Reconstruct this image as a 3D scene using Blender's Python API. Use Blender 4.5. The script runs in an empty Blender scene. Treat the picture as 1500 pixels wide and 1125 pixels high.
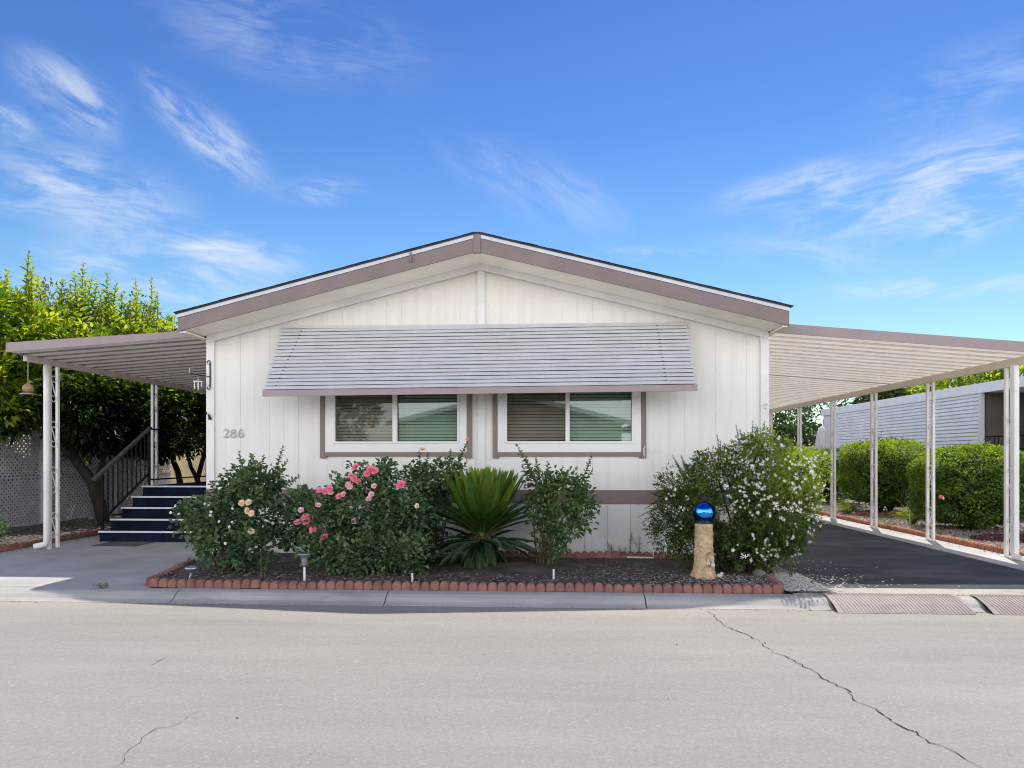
import bpy, math, random
import numpy as np
from math import pi, sin, cos, tan, atan, radians
from mathutils import Vector
random.seed(7)
rng = np.random.default_rng(11)
sc = bpy.context.scene
col = sc.collection
YAW = radians(2.86)
CH = 1.4

def PX(px, Y):
    return Y*tan(atan((px-750)/1000.0)-YAW)
def PZ(px, py, Y):
    X = PX(px, Y); d = -X*sin(YAW)+Y*cos(YAW)
    return CH+(668-py)/1000.0*d
def GP(px, py, z=0.0):
    """ground point seen at a place of the photograph"""
    d = (CH-z)/((py-668)/1000.0); l = (px-750)/1000.0*d
    return (l*cos(YAW)-d*sin(YAW), l*sin(YAW)+d*cos(YAW))

# ------------------------------------------------------------------ materials
MATS = {}
def nn(nt, t, **kw):
    n = nt.nodes.new(t)
    for k, v in kw.items():
        if k in n.inputs: n.inputs[k].default_value = v
        else: setattr(n, k, v)
    return n
def mix(nt, fac, a, b, blend='MIX'):
    n = nt.nodes.new('ShaderNodeMix'); n.data_type = 'RGBA'; n.blend_type = blend
    for s, v in ((0, fac), (6, a), (7, b)):
        if isinstance(v, bpy.types.NodeSocket): nt.links.new(v, n.inputs[s])
        elif s == 0: n.inputs[0].default_value = v
        else: n.inputs[s].default_value = (*v, 1)[:4]
    return n.outputs[2]
def noise(nt, scale, detail=4, rough=.55, vec=None, dist=0.0, stretch=None):
    n = nn(nt, 'ShaderNodeTexNoise'); n.inputs['Scale'].default_value = scale
    n.inputs['Detail'].default_value = detail; n.inputs['Roughness'].default_value = rough
    n.inputs['Distortion'].default_value = dist
    if vec is None:
        g = nn(nt, 'ShaderNodeNewGeometry'); vec = g.outputs['Position']
    if stretch:
        m = nn(nt, 'ShaderNodeMapping'); m.inputs['Scale'].default_value = stretch
        nt.links.new(vec, m.inputs[0]); vec = m.outputs[0]
    nt.links.new(vec, n.inputs['Vector'])
    return n.outputs['Fac']
def ramp(nt, fac, stops):
    r = nn(nt, 'ShaderNodeValToRGB'); e = r.color_ramp.elements
    while len(e) < len(stops): e.new(0.5)
    for k, (p, c) in enumerate(stops):
        e[k].position = p; e[k].color = (c, c, c, 1) if isinstance(c, (int, float)) else (*c, 1)
    nt.links.new(fac, r.inputs[0]); return r.outputs[0]
def M(name, c, rough=.6, metal=0, var=.12, scale=3.0, fine=60., bump=.0, bscale=80., c2=None, spec=.5, stretch=None, dirt=None):
    if name in MATS: return MATS[name]
    m = bpy.data.materials.new(name); m.use_nodes = True; nt = m.node_tree
    b = nt.nodes['Principled BSDF']
    n1 = noise(nt, scale, 5, .6, stretch=stretch); n2 = noise(nt, fine, 3, .6)
    lo = tuple(x*(1-var*1.6) for x in c); hi = c2 or tuple(min(1, x*(1+var)) for x in c)
    k = ramp(nt, n1, [(.3, 0.), (.7, 1.)])
    cc = mix(nt, k, lo if not c2 else c, hi)
    cc = mix(nt, ramp(nt, n2, [(.35, 0.), (.65, 1.)]), cc, mix(nt, 1.0, cc, (1-var*.6,)*3, 'MULTIPLY'))
    if dirt:
        dc, dscale, lo_, hi_ = dirt
        cc = mix(nt, ramp(nt, noise(nt, dscale, 6, .65, stretch=stretch), [(lo_, 0.), (hi_, .8)]), cc, dc)
    nt.links.new(cc, b.inputs['Base Color'])
    b.inputs['Roughness'].default_value = rough; b.inputs['Metallic'].default_value = metal
    b.inputs['Specular IOR Level'].default_value = spec
    if bump:
        bn = nn(nt, 'ShaderNodeBump'); bn.inputs['Strength'].default_value = bump; bn.inputs['Distance'].default_value = .01
        nt.links.new(noise(nt, bscale, 5, .65, stretch=stretch), bn.inputs['Height']); nt.links.new(bn.outputs[0], b.inputs['Normal'])
    MATS[name] = m; return m
def LEAF(name, dark, mid, light, rough=.45, trans=.3, spec=.5):
    m = bpy.data.materials.new(name); m.use_nodes = True; nt = m.node_tree
    b = nt.nodes['Principled BSDF']; out = nt.nodes['Material Output']
    a = nn(nt, 'ShaderNodeAttribute'); a.attribute_name = 'tint'
    c = ramp(nt, a.outputs['Fac'], [(0., dark), (.5, mid), (1., light)])
    nt.links.new(c, b.inputs['Base Color']); b.inputs['Roughness'].default_value = rough
    b.inputs['Specular IOR Level'].default_value = spec
    t = nn(nt, 'ShaderNodeBsdfTranslucent')
    nt.links.new(mix(nt, 1., c, (1.7, 1.75, .6), 'MULTIPLY'), t.inputs[0])
    ms = nn(nt, 'ShaderNodeMixShader'); ms.inputs[0].default_value = trans
    nt.links.new(b.outputs[0], ms.inputs[1]); nt.links.new(t.outputs[0], ms.inputs[2]); nt.links.new(ms.outputs[0], out.inputs[0])
    MATS[name] = m; return m

def wall_mat():
    m = bpy.data.materials.new('white siding'); m.use_nodes = True; nt = m.node_tree; b = nt.nodes['Principled BSDF']
    g = nn(nt, 'ShaderNodeNewGeometry'); s = nn(nt, 'ShaderNodeSeparateXYZ'); nt.links.new(g.outputs['Position'], s.inputs[0])
    streak = noise(nt, 3., 5, .6, stretch=(3., 3., .25))
    c = mix(nt, ramp(nt, streak, [(.35, 0.), (.75, 1.)]), (.84, .83, .80), (.77, .755, .71))
    hz = nn(nt, 'ShaderNodeMapRange'); hz.inputs[1].default_value = 2.4; hz.inputs[2].default_value = 3.6; nt.links.new(s.outputs[2], hz.inputs[0])
    c = mix(nt, hz.outputs[0], c, mix(nt, 1., c, (1., .975, .93), 'MULTIPLY'))  # cream cast of bounced light put into the colour near the top
    lz = nn(nt, 'ShaderNodeMapRange'); lz.inputs[1].default_value = .5; lz.inputs[2].default_value = 0.; nt.links.new(s.outputs[2], lz.inputs[0])
    sp = ramp(nt, noise(nt, 9., 6, .7), [(.45, 0.), (.75, .8)])
    ml = nn(nt, 'ShaderNodeMath', operation='MULTIPLY'); nt.links.new(sp, ml.inputs[0]); nt.links.new(lz.outputs[0], ml.inputs[1])
    c = mix(nt, ml.outputs[0], c, (.42, .36, .28))
    wv = ramp(nt, noise(nt, .9, 4, .55, stretch=(1., 1., .45)), [(.35, 0.), (.7, .55)])
    c = mix(nt, wv, c, mix(nt, 1., c, (.94, .925, .90), 'MULTIPLY'))
    dr = ramp(nt, noise(nt, 7., 5, .6, stretch=(3., 3., .12)), [(.62, 0.), (.8, .5)])
    c = mix(nt, dr, c, mix(nt, 1., c, (.86, .83, .77), 'MULTIPLY'))
    nt.links.new(c, b.inputs['Base Color']); b.inputs['Roughness'].default_value = .65
    bn = nn(nt, 'ShaderNodeBump'); bn.inputs['Strength'].default_value = .35; bn.inputs['Distance'].default_value = .004
    nt.links.new(noise(nt, 30., 6, .7, stretch=(6., 6., .5)), bn.inputs['Height']); nt.links.new(bn.outputs[0], b.inputs['Normal'])
    MATS['white siding'] = m; return m
WALL = wall_mat()
WHITE = M('white paint', (.8, .79, .76), .45, var=.06, bump=.1, bscale=40, dirt=((.5, .44, .36), 6, .62, .85))
WTRIM = M('white vinyl', (.82, .81, .79), .35, var=.03)
MAUVE = M('mauve brown trim', (.235, .178, .17), .55, var=.07, bump=.15, bscale=60, dirt=((.2, .15, .14), 5, .6, .85))
MAUVE2 = M('mauve fascia metal', (.335, .27, .268), .5, var=.05, dirt=((.30, .24, .23), 5, .6, .85))
BROWN = M('brown window trim', (.235, .185, .16), .6, var=.06, bump=.2)
DRIP = M('drip edge metal', (.62, .65, .70), .4, var=.08)
SHINGLE = M('dark shingles', (.05, .05, .055), .9, var=.3, bump=.6, bscale=90)
SOFFIT = M('soffit board', (.93, .88, .78), .6, var=.05)
SLAT = M('awning metal', (.575, .585, .59), .42, var=.05, scale=3, fine=20, spec=.4, dirt=((.52, .49, .45), 1.2, .55, .9))
GAPSHADE = M('louvre gap shade and clips', (.07, .07, .08), .9, var=.3)  # near-black colour standing for shade in the louvre gaps, also the dark clips
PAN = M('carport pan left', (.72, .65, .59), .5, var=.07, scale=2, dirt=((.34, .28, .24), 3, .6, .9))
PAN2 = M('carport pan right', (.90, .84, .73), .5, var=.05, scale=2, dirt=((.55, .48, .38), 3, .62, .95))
POST = M('white post metal', (.80, .79, .76), .45, var=.06, dirt=((.45, .36, .28), 9, .6, .85))
NAVY = M('navy outdoor carpet', (.011, .018, .040), .95, var=.35, scale=4, fine=300, bump=.6, bscale=400, spec=.1)
NOSE = M('white nosing', (.75, .77, .8), .5, var=.05, dirt=((.4, .4, .42), 12, .6, .8))
IRON = M('dark iron', (.018, .016, .015), .85, var=.2, spec=.15)
RAILB = M('brown wood rail', (.08, .062, .054), .6, var=.15, bump=.3)
CONC = M('driveway concrete', (.50, .48, .45), .85, var=.13, scale=1.3, fine=70, bump=.4, bscale=120, dirt=((.30, .285, .265), 1.1, .48, .78))
CURB = M('kerb concrete', (.44, .42, .385), .85, var=.16, scale=2, fine=160, bump=.3, bscale=160, stretch=(.5, 2, 2), dirt=((.2, .17, .14), 2.2, .56, .8))
APRON = M('rough concrete', (.50, .45, .38), .9, var=.22, scale=3, fine=120, bump=.6, bscale=130, dirt=((.22, .18, .13), 3, .52, .8))
ASPH = M('asphalt', (.058, .059, .066), .85, var=.4, scale=1.3, fine=45, bump=.8, bscale=110, stretch=(.7, 1.4, 1), dirt=((.15, .14, .135), 1.1, .50, .72))
SOIL = M('garden soil', (.085, .066, .053), .95, var=.35, scale=6, fine=90, bump=1., bscale=60, dirt=((.15, .13, .11), 4, .5, .75))
GRAV = M('gravel bed', (.42, .36, .30), .9, var=.4, scale=30, fine=70, bump=1., bscale=60, c2=(.22, .17, .14))
YARD = M('yard dirt', (.25, .21, .16), .95, var=.25, scale=2, bump=.6)
BRICK = M('terracotta concrete', (.31, .145, .115), .85, var=.22, scale=7, fine=150, bump=.5, bscale=120, dirt=((.42, .25, .2), 14, .6, .85))
BRICKO = M('orange terracotta concrete', (.48, .2, .12), .85, var=.2, scale=7, fine=150, bump=.5, bscale=120)
BARK = M('tree bark', (.045, .034, .027), .9, var=.35, scale=12, bump=1., bscale=30, stretch=(1, 1, .3))
STEM = M('rose cane', (.12, .13, .06), .7, var=.3, scale=20, c2=(.17, .12, .07))
LATT = M('grey lattice', (.58, .555, .60), .7, var=.12, scale=4)
LATT2 = M('cream lattice', (.90, .80, .58), .7, var=.1)
STUMP = M('tan cast stone', (.64, .48, .28), .8, var=.25, scale=14, bump=.6, bscale=70, dirt=((.28, .18, .09), 18, .5, .7))
STEEL = M('brushed metal', (.5, .5, .52), .35, metal=.8, var=.1)
BLACKP = M('black plastic', (.02, .02, .022), .4, var=.2)
FIG = M('white figurine paint', (.7, .64, .66), .6, var=.15, scale=30)
NSID = M('neighbour siding', (.96, .955, .95), .45, var=.04)
TANW = M('tan wall', (.66, .56, .40), .8, var=.08)
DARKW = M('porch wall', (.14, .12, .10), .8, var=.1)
DIRTY = M('petal white', (.82, .80, .74), .6, var=.1)
PINK = M('pink petals', (.80, .13, .22), .55, var=.2, scale=50, c2=(.90, .32, .38))
PALEPINK = M('pale pink petals', (.85, .45, .48), .55, var=.15, scale=50)
PEACH = M('peach petals', (.80, .52, .32), .55, var=.15, scale=50, c2=(.86, .68, .48))
RAMPM = M('ramp metal', (.31, .25, .23), .6, var=.12, scale=5, dirt=((.3, .2, .15), 6, .6, .8))
CLOTH = M('faded canvas', (.72, .66, .64), .9, var=.06)

def road_mat():
    m = bpy.data.materials.new('road surface'); m.use_nodes = True; nt = m.node_tree; b = nt.nodes['Principled BSDF']
    st = noise(nt, 1.0, 6, .6, stretch=(.35, 2.6, 1)); big = noise(nt, .35, 3, .5)
    f1 = noise(nt, 75, 4, .85); f2 = noise(nt, 32, 4, .85)
    c = mix(nt, ramp(nt, st, [(.3, 0.), (.72, 1.)]), (.298, .275, .242), (.350, .326, .288))
    c = mix(nt, ramp(nt, big, [(.35, 0.), (.7, 1.)]), c, mix(nt, 1., c, (.88, .885, .895), 'MULTIPLY'))
    c = mix(nt, ramp(nt, noise(nt, 1.7, 5, .6, stretch=(.22, 1.3, 1)), [(.56, 0.), (.70, .55)]), c, mix(nt, 1., c, (.84, .835, .83), 'MULTIPLY'))
    c = mix(nt, ramp(nt, noise(nt, 5.5, 3, .5), [(.70, 0.), (.78, .5)]), c, mix(nt, 1., c, (.72, .71, .70), 'MULTIPLY'))
    c = mix(nt, ramp(nt, f1, [(.42, .0), (.62, .8)]), c, mix(nt, 1., c, (.72, .72, .72), 'MULTIPLY'))
    c = mix(nt, ramp(nt, f2, [(.56, .0), (.70, .6)]), c, (.46, .44, .41))
    g = nn(nt, 'ShaderNodeNewGeometry'); s = nn(nt, 'ShaderNodeSeparateXYZ'); nt.links.new(g.outputs['Position'], s.inputs[0])
    mr = nn(nt, 'ShaderNodeMapRange'); mr.inputs[1].default_value = 6.0; mr.inputs[2].default_value = 6.8; nt.links.new(s.outputs[1], mr.inputs[0])
    c = mix(nt, mr.outputs[0], c, mix(nt, 1., c, (1.18, 1.15, 1.1), 'MULTIPLY'))
    nt.links.new(c, b.inputs['Base Color']); b.inputs['Roughness'].default_value = .85
    bn = nn(nt, 'ShaderNodeBump'); bn.inputs['Strength'].default_value = .35; bn.inputs['Distance'].default_value = .006
    nt.links.new(f1, bn.inputs['Height']); nt.links.new(bn.outputs[0], b.inputs['Normal'])
    return m
ROAD = road_mat()
DARKGAP = M('crack tar and gap shade', (.02, .018, .016), .95, var=.3)

def glass_mat(name, tint, refl):
    m = bpy.data.materials.new(name); m.use_nodes = True; nt = m.node_tree; out = nt.nodes['Material Output']
    nt.nodes.remove(nt.nodes['Principled BSDF'])
    t = nn(nt, 'ShaderNodeBsdfTransparent'); t.inputs[0].default_value = (*tint, 1)
    g = nn(nt, 'ShaderNodeBsdfGlossy'); g.inputs['Roughness'].default_value = .02; g.inputs[0].default_value = (.85, 1., .95, 1)
    ms = nn(nt, 'ShaderNodeMixShader'); ms.inputs[0].default_value = refl
    nt.links.new(t.outputs[0], ms.inputs[1]); nt.links.new(g.outputs[0], ms.inputs[2]); nt.links.new(ms.outputs[0], out.inputs[0])
    return m
GLASSG = glass_mat('green tinted glass', (.56, .68, .62), .11)
GLASSD = glass_mat('screened glass', (.52, .50, .45), .06)
BLIND = M('blind slat', (.80, .80, .74), .6, var=.05)
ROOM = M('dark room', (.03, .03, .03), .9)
def ball_mat():
    m = bpy.data.materials.new('blue mirrored glass'); m.use_nodes = True; nt = m.node_tree; b = nt.nodes['Principled BSDF']
    lw = nn(nt, 'ShaderNodeLayerWeight'); lw.inputs[0].default_value = .55
    c = ramp(nt, lw.outputs['Facing'], [(0., (.05, .32, .95)), (.55, (.02, .10, .55)), (1., (.01, .02, .15))])
    nt.links.new(c, b.inputs['Base Color']); b.inputs['Metallic'].default_value = 1; b.inputs['Roughness'].default_value = .06
    return m
BALL = ball_mat()

L_ROSE = LEAF('rose leaf', (.022, .046, .024), (.075, .14, .065), (.20, .28, .13), .5, .25, .35)
L_ROSE2 = LEAF('rose leaf lighter', (.035, .07, .03), (.09, .16, .065), (.20, .28, .10), .5, .28, .3)
L_JAS = LEAF('jasmine leaf', (.022, .045, .014), (.07, .13, .03), (.30, .38, .07), .45, .38, .35)
L_HEDGE = LEAF('hedge leaf', (.02, .045, .012), (.10, .18, .032), (.40, .50, .07), .45, .42, .3)
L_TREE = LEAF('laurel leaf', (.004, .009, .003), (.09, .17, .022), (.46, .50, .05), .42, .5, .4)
L_FAR = LEAF('far tree leaf', (.02, .05, .02), (.05, .10, .03), (.16, .2, .05), .5, .25)
L_OLIVE = LEAF('rusty tree leaf', (.05, .05, .025), (.12, .11, .04), (.26, .17, .06), .5, .25)
L_SAGO = LEAF('sago leaf', (.010, .035, .014), (.06, .17, .026), (.36, .43, .035), .35, .3, .5)
L_GRASS = LEAF('blade leaf', (.05, .09, .02), (.12, .18, .04), (.30, .32, .08), .5, .35)
CORE = M('inner shade core', (.012, .018, .008), .95, var=.3)  # dark filler blobs standing for the shade inside dense foliage
PURP = LEAF('purple ground cover leaf', (.03, .008, .018), (.06, .014, .03), (.10, .03, .05), .5, .2)

# ------------------------------------------------------------------ objects
WL = {}
def tag(o, label=None, cat=None, group=None, kind=None):
    if label: o['label'] = label
    if cat: o['category'] = cat
    if group: o['group'] = group
    if kind: o['kind'] = kind
    return o
def thing(name, loc, label, cat, group=None):
    o = bpy.data.objects.new(name, None); col.objects.link(o); o.location = loc; o.empty_display_size = .1
    WL[o.name] = np.array(loc, float)
    return tag(o, label, cat, group)
def origin_of(o):
    return WL[o.name]
def copy_tree(o, parent=None):
    c = o.copy(); col.objects.link(c)
    if parent is not None: c.parent = parent
    for ch in o.children: copy_tree(ch, c)
    return c
def link_mesh(name, me, mat, parent, org):
    me.materials.append(mat)
    o = bpy.data.objects.new(name, me); col.objects.link(o)
    if parent is not None: o.parent = parent
    else: o.location = org
    WL[o.name] = np.array(org, float)
    return o
class MB:
    def __init__(s): s.v = []; s.f = []
    def add(s, vs, fs):
        b = len(s.v); s.v += [tuple(map(float, v)) for v in vs]; s.f += [tuple(i+b for i in f) for f in fs]; return s
    def box(s, x0, x1, y0, y1, z0, z1):
        return s.add([(x0,y0,z0),(x1,y0,z0),(x1,y1,z0),(x0,y1,z0),(x0,y0,z1),(x1,y0,z1),(x1,y1,z1),(x0,y1,z1)],
                     [(3,2,1,0),(4,5,6,7),(0,1,5,4),(1,2,6,5),(2,3,7,6),(3,0,4,7)])
    def prism(s, poly, axis, a, b):
        """extrude a polygon of 2-D points along an axis from a to b"""
        def P(p, t):
            return {'x': (t, p[0], p[1]), 'y': (p[0], t, p[1]), 'z': (p[0], p[1], t)}[axis]
        n = len(poly); vs = [P(p, a) for p in poly]+[P(p, b) for p in poly]
        fs = [(i, (i+1) % n, n+(i+1) % n, n+i) for i in range(n)]+[tuple(range(n-1, -1, -1)), tuple(range(n, 2*n))]
        return s.add(vs, fs)
    def bar(s, p, q, w, h, up=(0, 0, 1)):
        p = Vector(p); q = Vector(q); d = (q-p).normalized(); up = Vector(up)
        if abs(d.dot(up)) > .98: up = Vector((0, 1, 0))
        r = d.cross(up).normalized(); u = r.cross(d)
        vs = [e+r*(sx*w/2)+u*(sz*h/2) for e in (p, q) for sx, sz in ((-1,-1),(1,-1),(1,1),(-1,1))]
        return s.add(vs, [(0,1,2,3),(7,6,5,4),(0,4,5,1),(1,5,6,2),(2,6,7,3),(3,7,4,0)])
    def tube(s, pts, rad, n=8, cap=True):
        pts = [Vector(p) for p in pts]; m = len(pts)
        if not hasattr(rad, '__len__'): rad = [rad]*m
        vs = []; fs = []; u = None
        for i in range(m):
            d = (pts[min(i+1, m-1)]-pts[max(i-1, 0)])
            d = d.normalized() if d.length > 1e-9 else Vector((0, 0, 1))
            if u is None:
                u = d.cross(Vector((0, 0, 1)) if abs(d.z) < .9 else Vector((1, 0, 0))).normalized()
            else:
                u = (u-d*u.dot(d)).normalized()
            w = d.cross(u)
            for k in range(n):
                a = 2*pi*k/n; vs.append(pts[i]+(u*cos(a)+w*sin(a))*rad[i])
        for i in range(m-1):
            for k in range(n):
                a = i*n+k; b = i*n+(k+1) % n; fs.append((a, b, b+n, a+n))
        if cap: fs += [tuple(range(n-1, -1, -1)), tuple(range((m-1)*n, m*n))]
        return s.add(vs, fs)
    def lathe(s, prof, c=(0, 0, 0), n=24, jit=None):
        vs = []; fs = []; m = len(prof)
        for i, (r, z) in enumerate(prof):
            for k in range(n):
                a = 2*pi*k/n; rr = r*(1+(jit(a, z) if jit else 0)); vs.append((c[0]+rr*cos(a), c[1]+rr*sin(a), c[2]+z))
        for i in range(m-1):
            for k in range(n):
                a = i*n+k; b = i*n+(k+1) % n; fs.append((a, b, b+n, a+n))
        fs += [tuple(range(n-1, -1, -1)), tuple(range((m-1)*n, m*n))]
        return s.add(vs, fs)
    def ball(s, c, r, n=10, sq=(1, 1, 1)):
        m = n
        prof = [(max(1e-4, sin(pi*i/m)), -cos(pi*i/m)) for i in range(m+1)]
        b = len(s.v); s.lathe(prof, (0, 0, 0), n+4)
        for i in range(b, len(s.v)):
            x, y, z = s.v[i]; s.v[i] = (c[0]+x*r*sq[0], c[1]+y*r*sq[1], c[2]+z*r*sq[2])
        return s
    def build(s, name, mat, parent=None, smooth=False, bevel=0):
        v = np.array(s.v)
        if parent is not None: org = origin_of(parent)
        else: org = np.array([(v[:,0].min()+v[:,0].max())/2, (v[:,1].min()+v[:,1].max())/2, v[:,2].min()])
        me = bpy.data.meshes.new(name); me.from_pydata((v-org).tolist(), [], s.f); me.update()
        if smooth: me.polygons.foreach_set('use_smooth', [True]*len(me.polygons))
        o = link_mesh(name, me, mat, parent, org)
        if bevel:
            md = o.modifiers.new('Bevel', 'BEVEL'); md.width = bevel; md.segments = 2; md.limit_method = 'ANGLE'
        return o

def unit(a): return a/np.maximum(np.linalg.norm(a, axis=-1, keepdims=True), 1e-9)
class Leaves:
    def __init__(s): s.p=[]; s.d=[]; s.n=[]; s.L=[]; s.W=[]; s.t=[]
    def add(s, p, d, n, L, W, t):
        k = len(p)
        s.p.append(np.asarray(p, float)); s.d.append(unit(np.asarray(d, float))); s.n.append(np.asarray(n, float))
        s.L.append(np.broadcast_to(L, (k,)).astype(float)); s.W.append(np.broadcast_to(W, (k,)).astype(float)); s.t.append(np.broadcast_to(t, (k,)).astype(float))
    def build(s, name, mat, parent=None, kind=None, clipz=None, fold=.25):
        p = np.vstack(s.p); d = np.vstack(s.d); n = np.vstack(s.n); L = np.concatenate(s.L)[:, None]; W = np.concatenate(s.W)[:, None]; t = np.clip(np.concatenate(s.t), 0, 1)
        if clipz is not None:
            k = p[:, 2] > clipz; p=p[k]; d=d[k]; n=n[k]; L=L[k]; W=W[k]; t=t[k]
        r = unit(np.cross(d, n)); u = np.cross(r, d); N = len(p)
        droop = -.12*L*u
        V = np.stack([p, p+d*L*.3-r*W*.48+u*W*fold, p+d*L*.68-r*W*.42+u*W*fold+droop*.4, p+d*L+droop*1.5,
                      p+d*L*.68+r*W*.42+u*W*fold+droop*.4, p+d*L*.3+r*W*.48+u*W*fold], 1).reshape(-1, 3)
        if parent is not None: org = origin_of(parent)
        else:
            org = np.array([V[:,0].mean(), V[:,1].mean(), V[:,2].min()])
        V = V-org
        b = (np.arange(N)*6)[:, None]
        F = np.concatenate([b+np.array([0,3,2,1]), b+np.array([0,5,4,3])], 1).reshape(-1)
        me = bpy.data.meshes.new(name); me.vertices.add(len(V)); me.vertices.foreach_set('co', V.ravel())
        me.loops.add(len(F)); me.loops.foreach_set('vertex_index', F.astype(np.int32))
        me.polygons.add(2*N); me.polygons.foreach_set('loop_start', np.arange(2*N, dtype=np.int32)*4)
        at = me.attributes.new('tint', 'FLOAT', 'POINT'); at.data.foreach_set('value', np.repeat(t, 6).astype(np.float32))
        me.update(calc_edges=True)
        o = link_mesh(name, me, mat, parent, org)
        if kind: o['kind'] = kind
        return o
def rdir(n, r=rng): return unit(r.normal(size=(n, 3)))
def clumps(lv, blobs, n_cl, per, cr, L, W, base=.5, up=.35, shell=(.55, 1.02), tv=.18, out=1., sprd=.75, shade=None):
    """leaf clumps spread through ellipsoids: blobs = [(centre, radii, weight)]"""
    w = np.array([b[2] for b in blobs], float); w /= w.sum()
    for k in range(n_cl):
        c, R, _ = blobs[rng.choice(len(blobs), p=w)]
        dr = rdir(1)[0]
        if len(R) == 4: dr[2] = abs(dr[2])
        rr = rng.uniform(*shell)**.6
        cen = np.array(c)+dr*np.array(R[:3])*rr
        m = max(3, int(per*rng.uniform(.5, 1.5))); s = cr*rng.uniform(.6, 1.5)
        off = rdir(m)*(rng.random((m, 1))**.4)*s
        p = cen+off
        d = unit(off/s*sprd+dr*out*.6+rdir(m)*.6+np.array([0, 0, up]))
        nr = unit(np.array([0, 0, 1.])+rdir(m)*.7)
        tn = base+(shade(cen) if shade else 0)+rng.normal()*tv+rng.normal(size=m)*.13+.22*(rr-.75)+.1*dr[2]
        lv.add(p, d, nr, L*rng.uniform(.65, 1.25, m), W*rng.uniform(.7, 1.2, m), tn)
def shoot(lv, a, b, n, L, W, base=.6, stems=None, r=.004, ang=.7, start=.25, bow=.04):
    """a leafy stem from a to b"""
    a = np.array(a, float); b = np.array(b, float); ax = unit((b-a)[None])[0]; ln = np.linalg.norm(b-a)
    side = unit(np.cross(ax, rdir(1)[0])[None])[0]*bow*ln
    pt = lambda t: a+(b-a)*t+side*sin(pi*t)
    if stems is not None: stems.tube([pt(t) for t in np.linspace(0, 1, 5)], [r*1.4, r*1.2, r, r*.8, r*.5], 5)
    t = np.linspace(start, 1, n)+rng.normal(size=n)*.01
    for i, ti in enumerate(t):
        ph = i*2.4; e1 = unit(np.cross(ax, [0.3, .2, .93])[None])[0]; e2 = np.cross(ax, e1)
        rad = e1*cos(ph)+e2*sin(ph); sc_ = 1.-.45*max(0, ti-.6)/.4
        d = unit((rad*ang*sc_+ax*(1-.4*ang)+rdir(1)[0]*.15)[None])
        lv.add([pt(min(ti, 1))], d, [ax*.9+rad*-.2], L*sc_*rng.uniform(.8, 1.2), W*sc_*rng.uniform(.85, 1.15), base+rng.normal()*.12)

# ------------------------------------------------------------------ ground
def sheet(name, poly, z, mat, h=0):
    mb = MB()
    if h: mb.prism(poly, 'z', z-h, z)
    else: mb.add([(x, y, z) for x, y in poly], [tuple(range(len(poly)))])
    o = mb.build(name, mat); o['kind'] = 'structure'; return o
sheet('ground', [(-400, -400), (400, -400), (400, 400), (-400, 400)], -.18, YARD)
sheet('road', [(-150, -4.2), (150, -4.2), (150, 6.84), (-150, 6.84)], -.1, ROAD)
sheet('yard', [(-60, 7.05), (60, 7.05), (60, 60), (-60, 60)], -.03, YARD)
sheet('opposite_pavement', [(-60, -12), (60, -12), (60, -4.2), (-60, -4.2)], 0.0, CONC, .15)
# rolled kerb, poured in lengths with tooled joints
cp = [(7.05, -.2), (7.05, .0), (6.99, -.002), (6.93, -.012), (6.88, -.038), (6.84, -.072), (6.80, -.088), (6.77, -.096), (6.77, -.2)]
mb = MB()
jts = [-60, -8.6, PX(258, 6.9), PX(566, 6.9), PX(945, 6.9), PX(1390, 6.9), 8.2, 60]
for a, b in zip(jts[:-1], jts[1:]):
    mb.prism(cp, 'x', a+.006, b-.006)
k = mb.build('kerb', CURB); k['kind'] = 'structure'
cj = MB().box(-60, 60, 6.79, 7.04, -.2, -.1); k2 = cj.build('kerb_joint', DARKGAP, k)
# left slab, in bays
mb = MB()
XL0, XL1 = -7.92, -4.25
for (y0, y1) in ((7.06, 9.28), (9.29, 11.0), (11.01, 16.5)):
    if y0 < 8: mb.prism([(XL0, y0), (XL1+.03, y0), (-4.42, 8.2), (-4.6, y1), (XL0, y1)], 'z', -.1, .0)
    else: mb.prism([(XL0, y0), (-4.66, y0), (-4.66, y1), (XL0, y1)], 'z', -.1, .0)
mb.prism([(-60, 7.06), (XL0-.01, 7.06), (XL0-.01, 8.25), (-60, 8.25)], 'z', -.1, .0)
o = mb.build('driveway_slab', CONC); o['kind'] = 'structure'
sheet('carport_driveway', [(2.96, 7.42), (5.82, 7.42), (5.82, 23), (2.96, 23)], .0, ASPH, .1)
sheet('driveway_strip', [(5.83, 7.42), (6.48, 7.42), (6.48, 23), (5.83, 23)], .006, CONC, .1)
sheet('driveway_apron', [(2.5, 7.06), (20, 7.06), (20, 7.41), (2.85, 7.41)], .002, APRON, .1)
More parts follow.
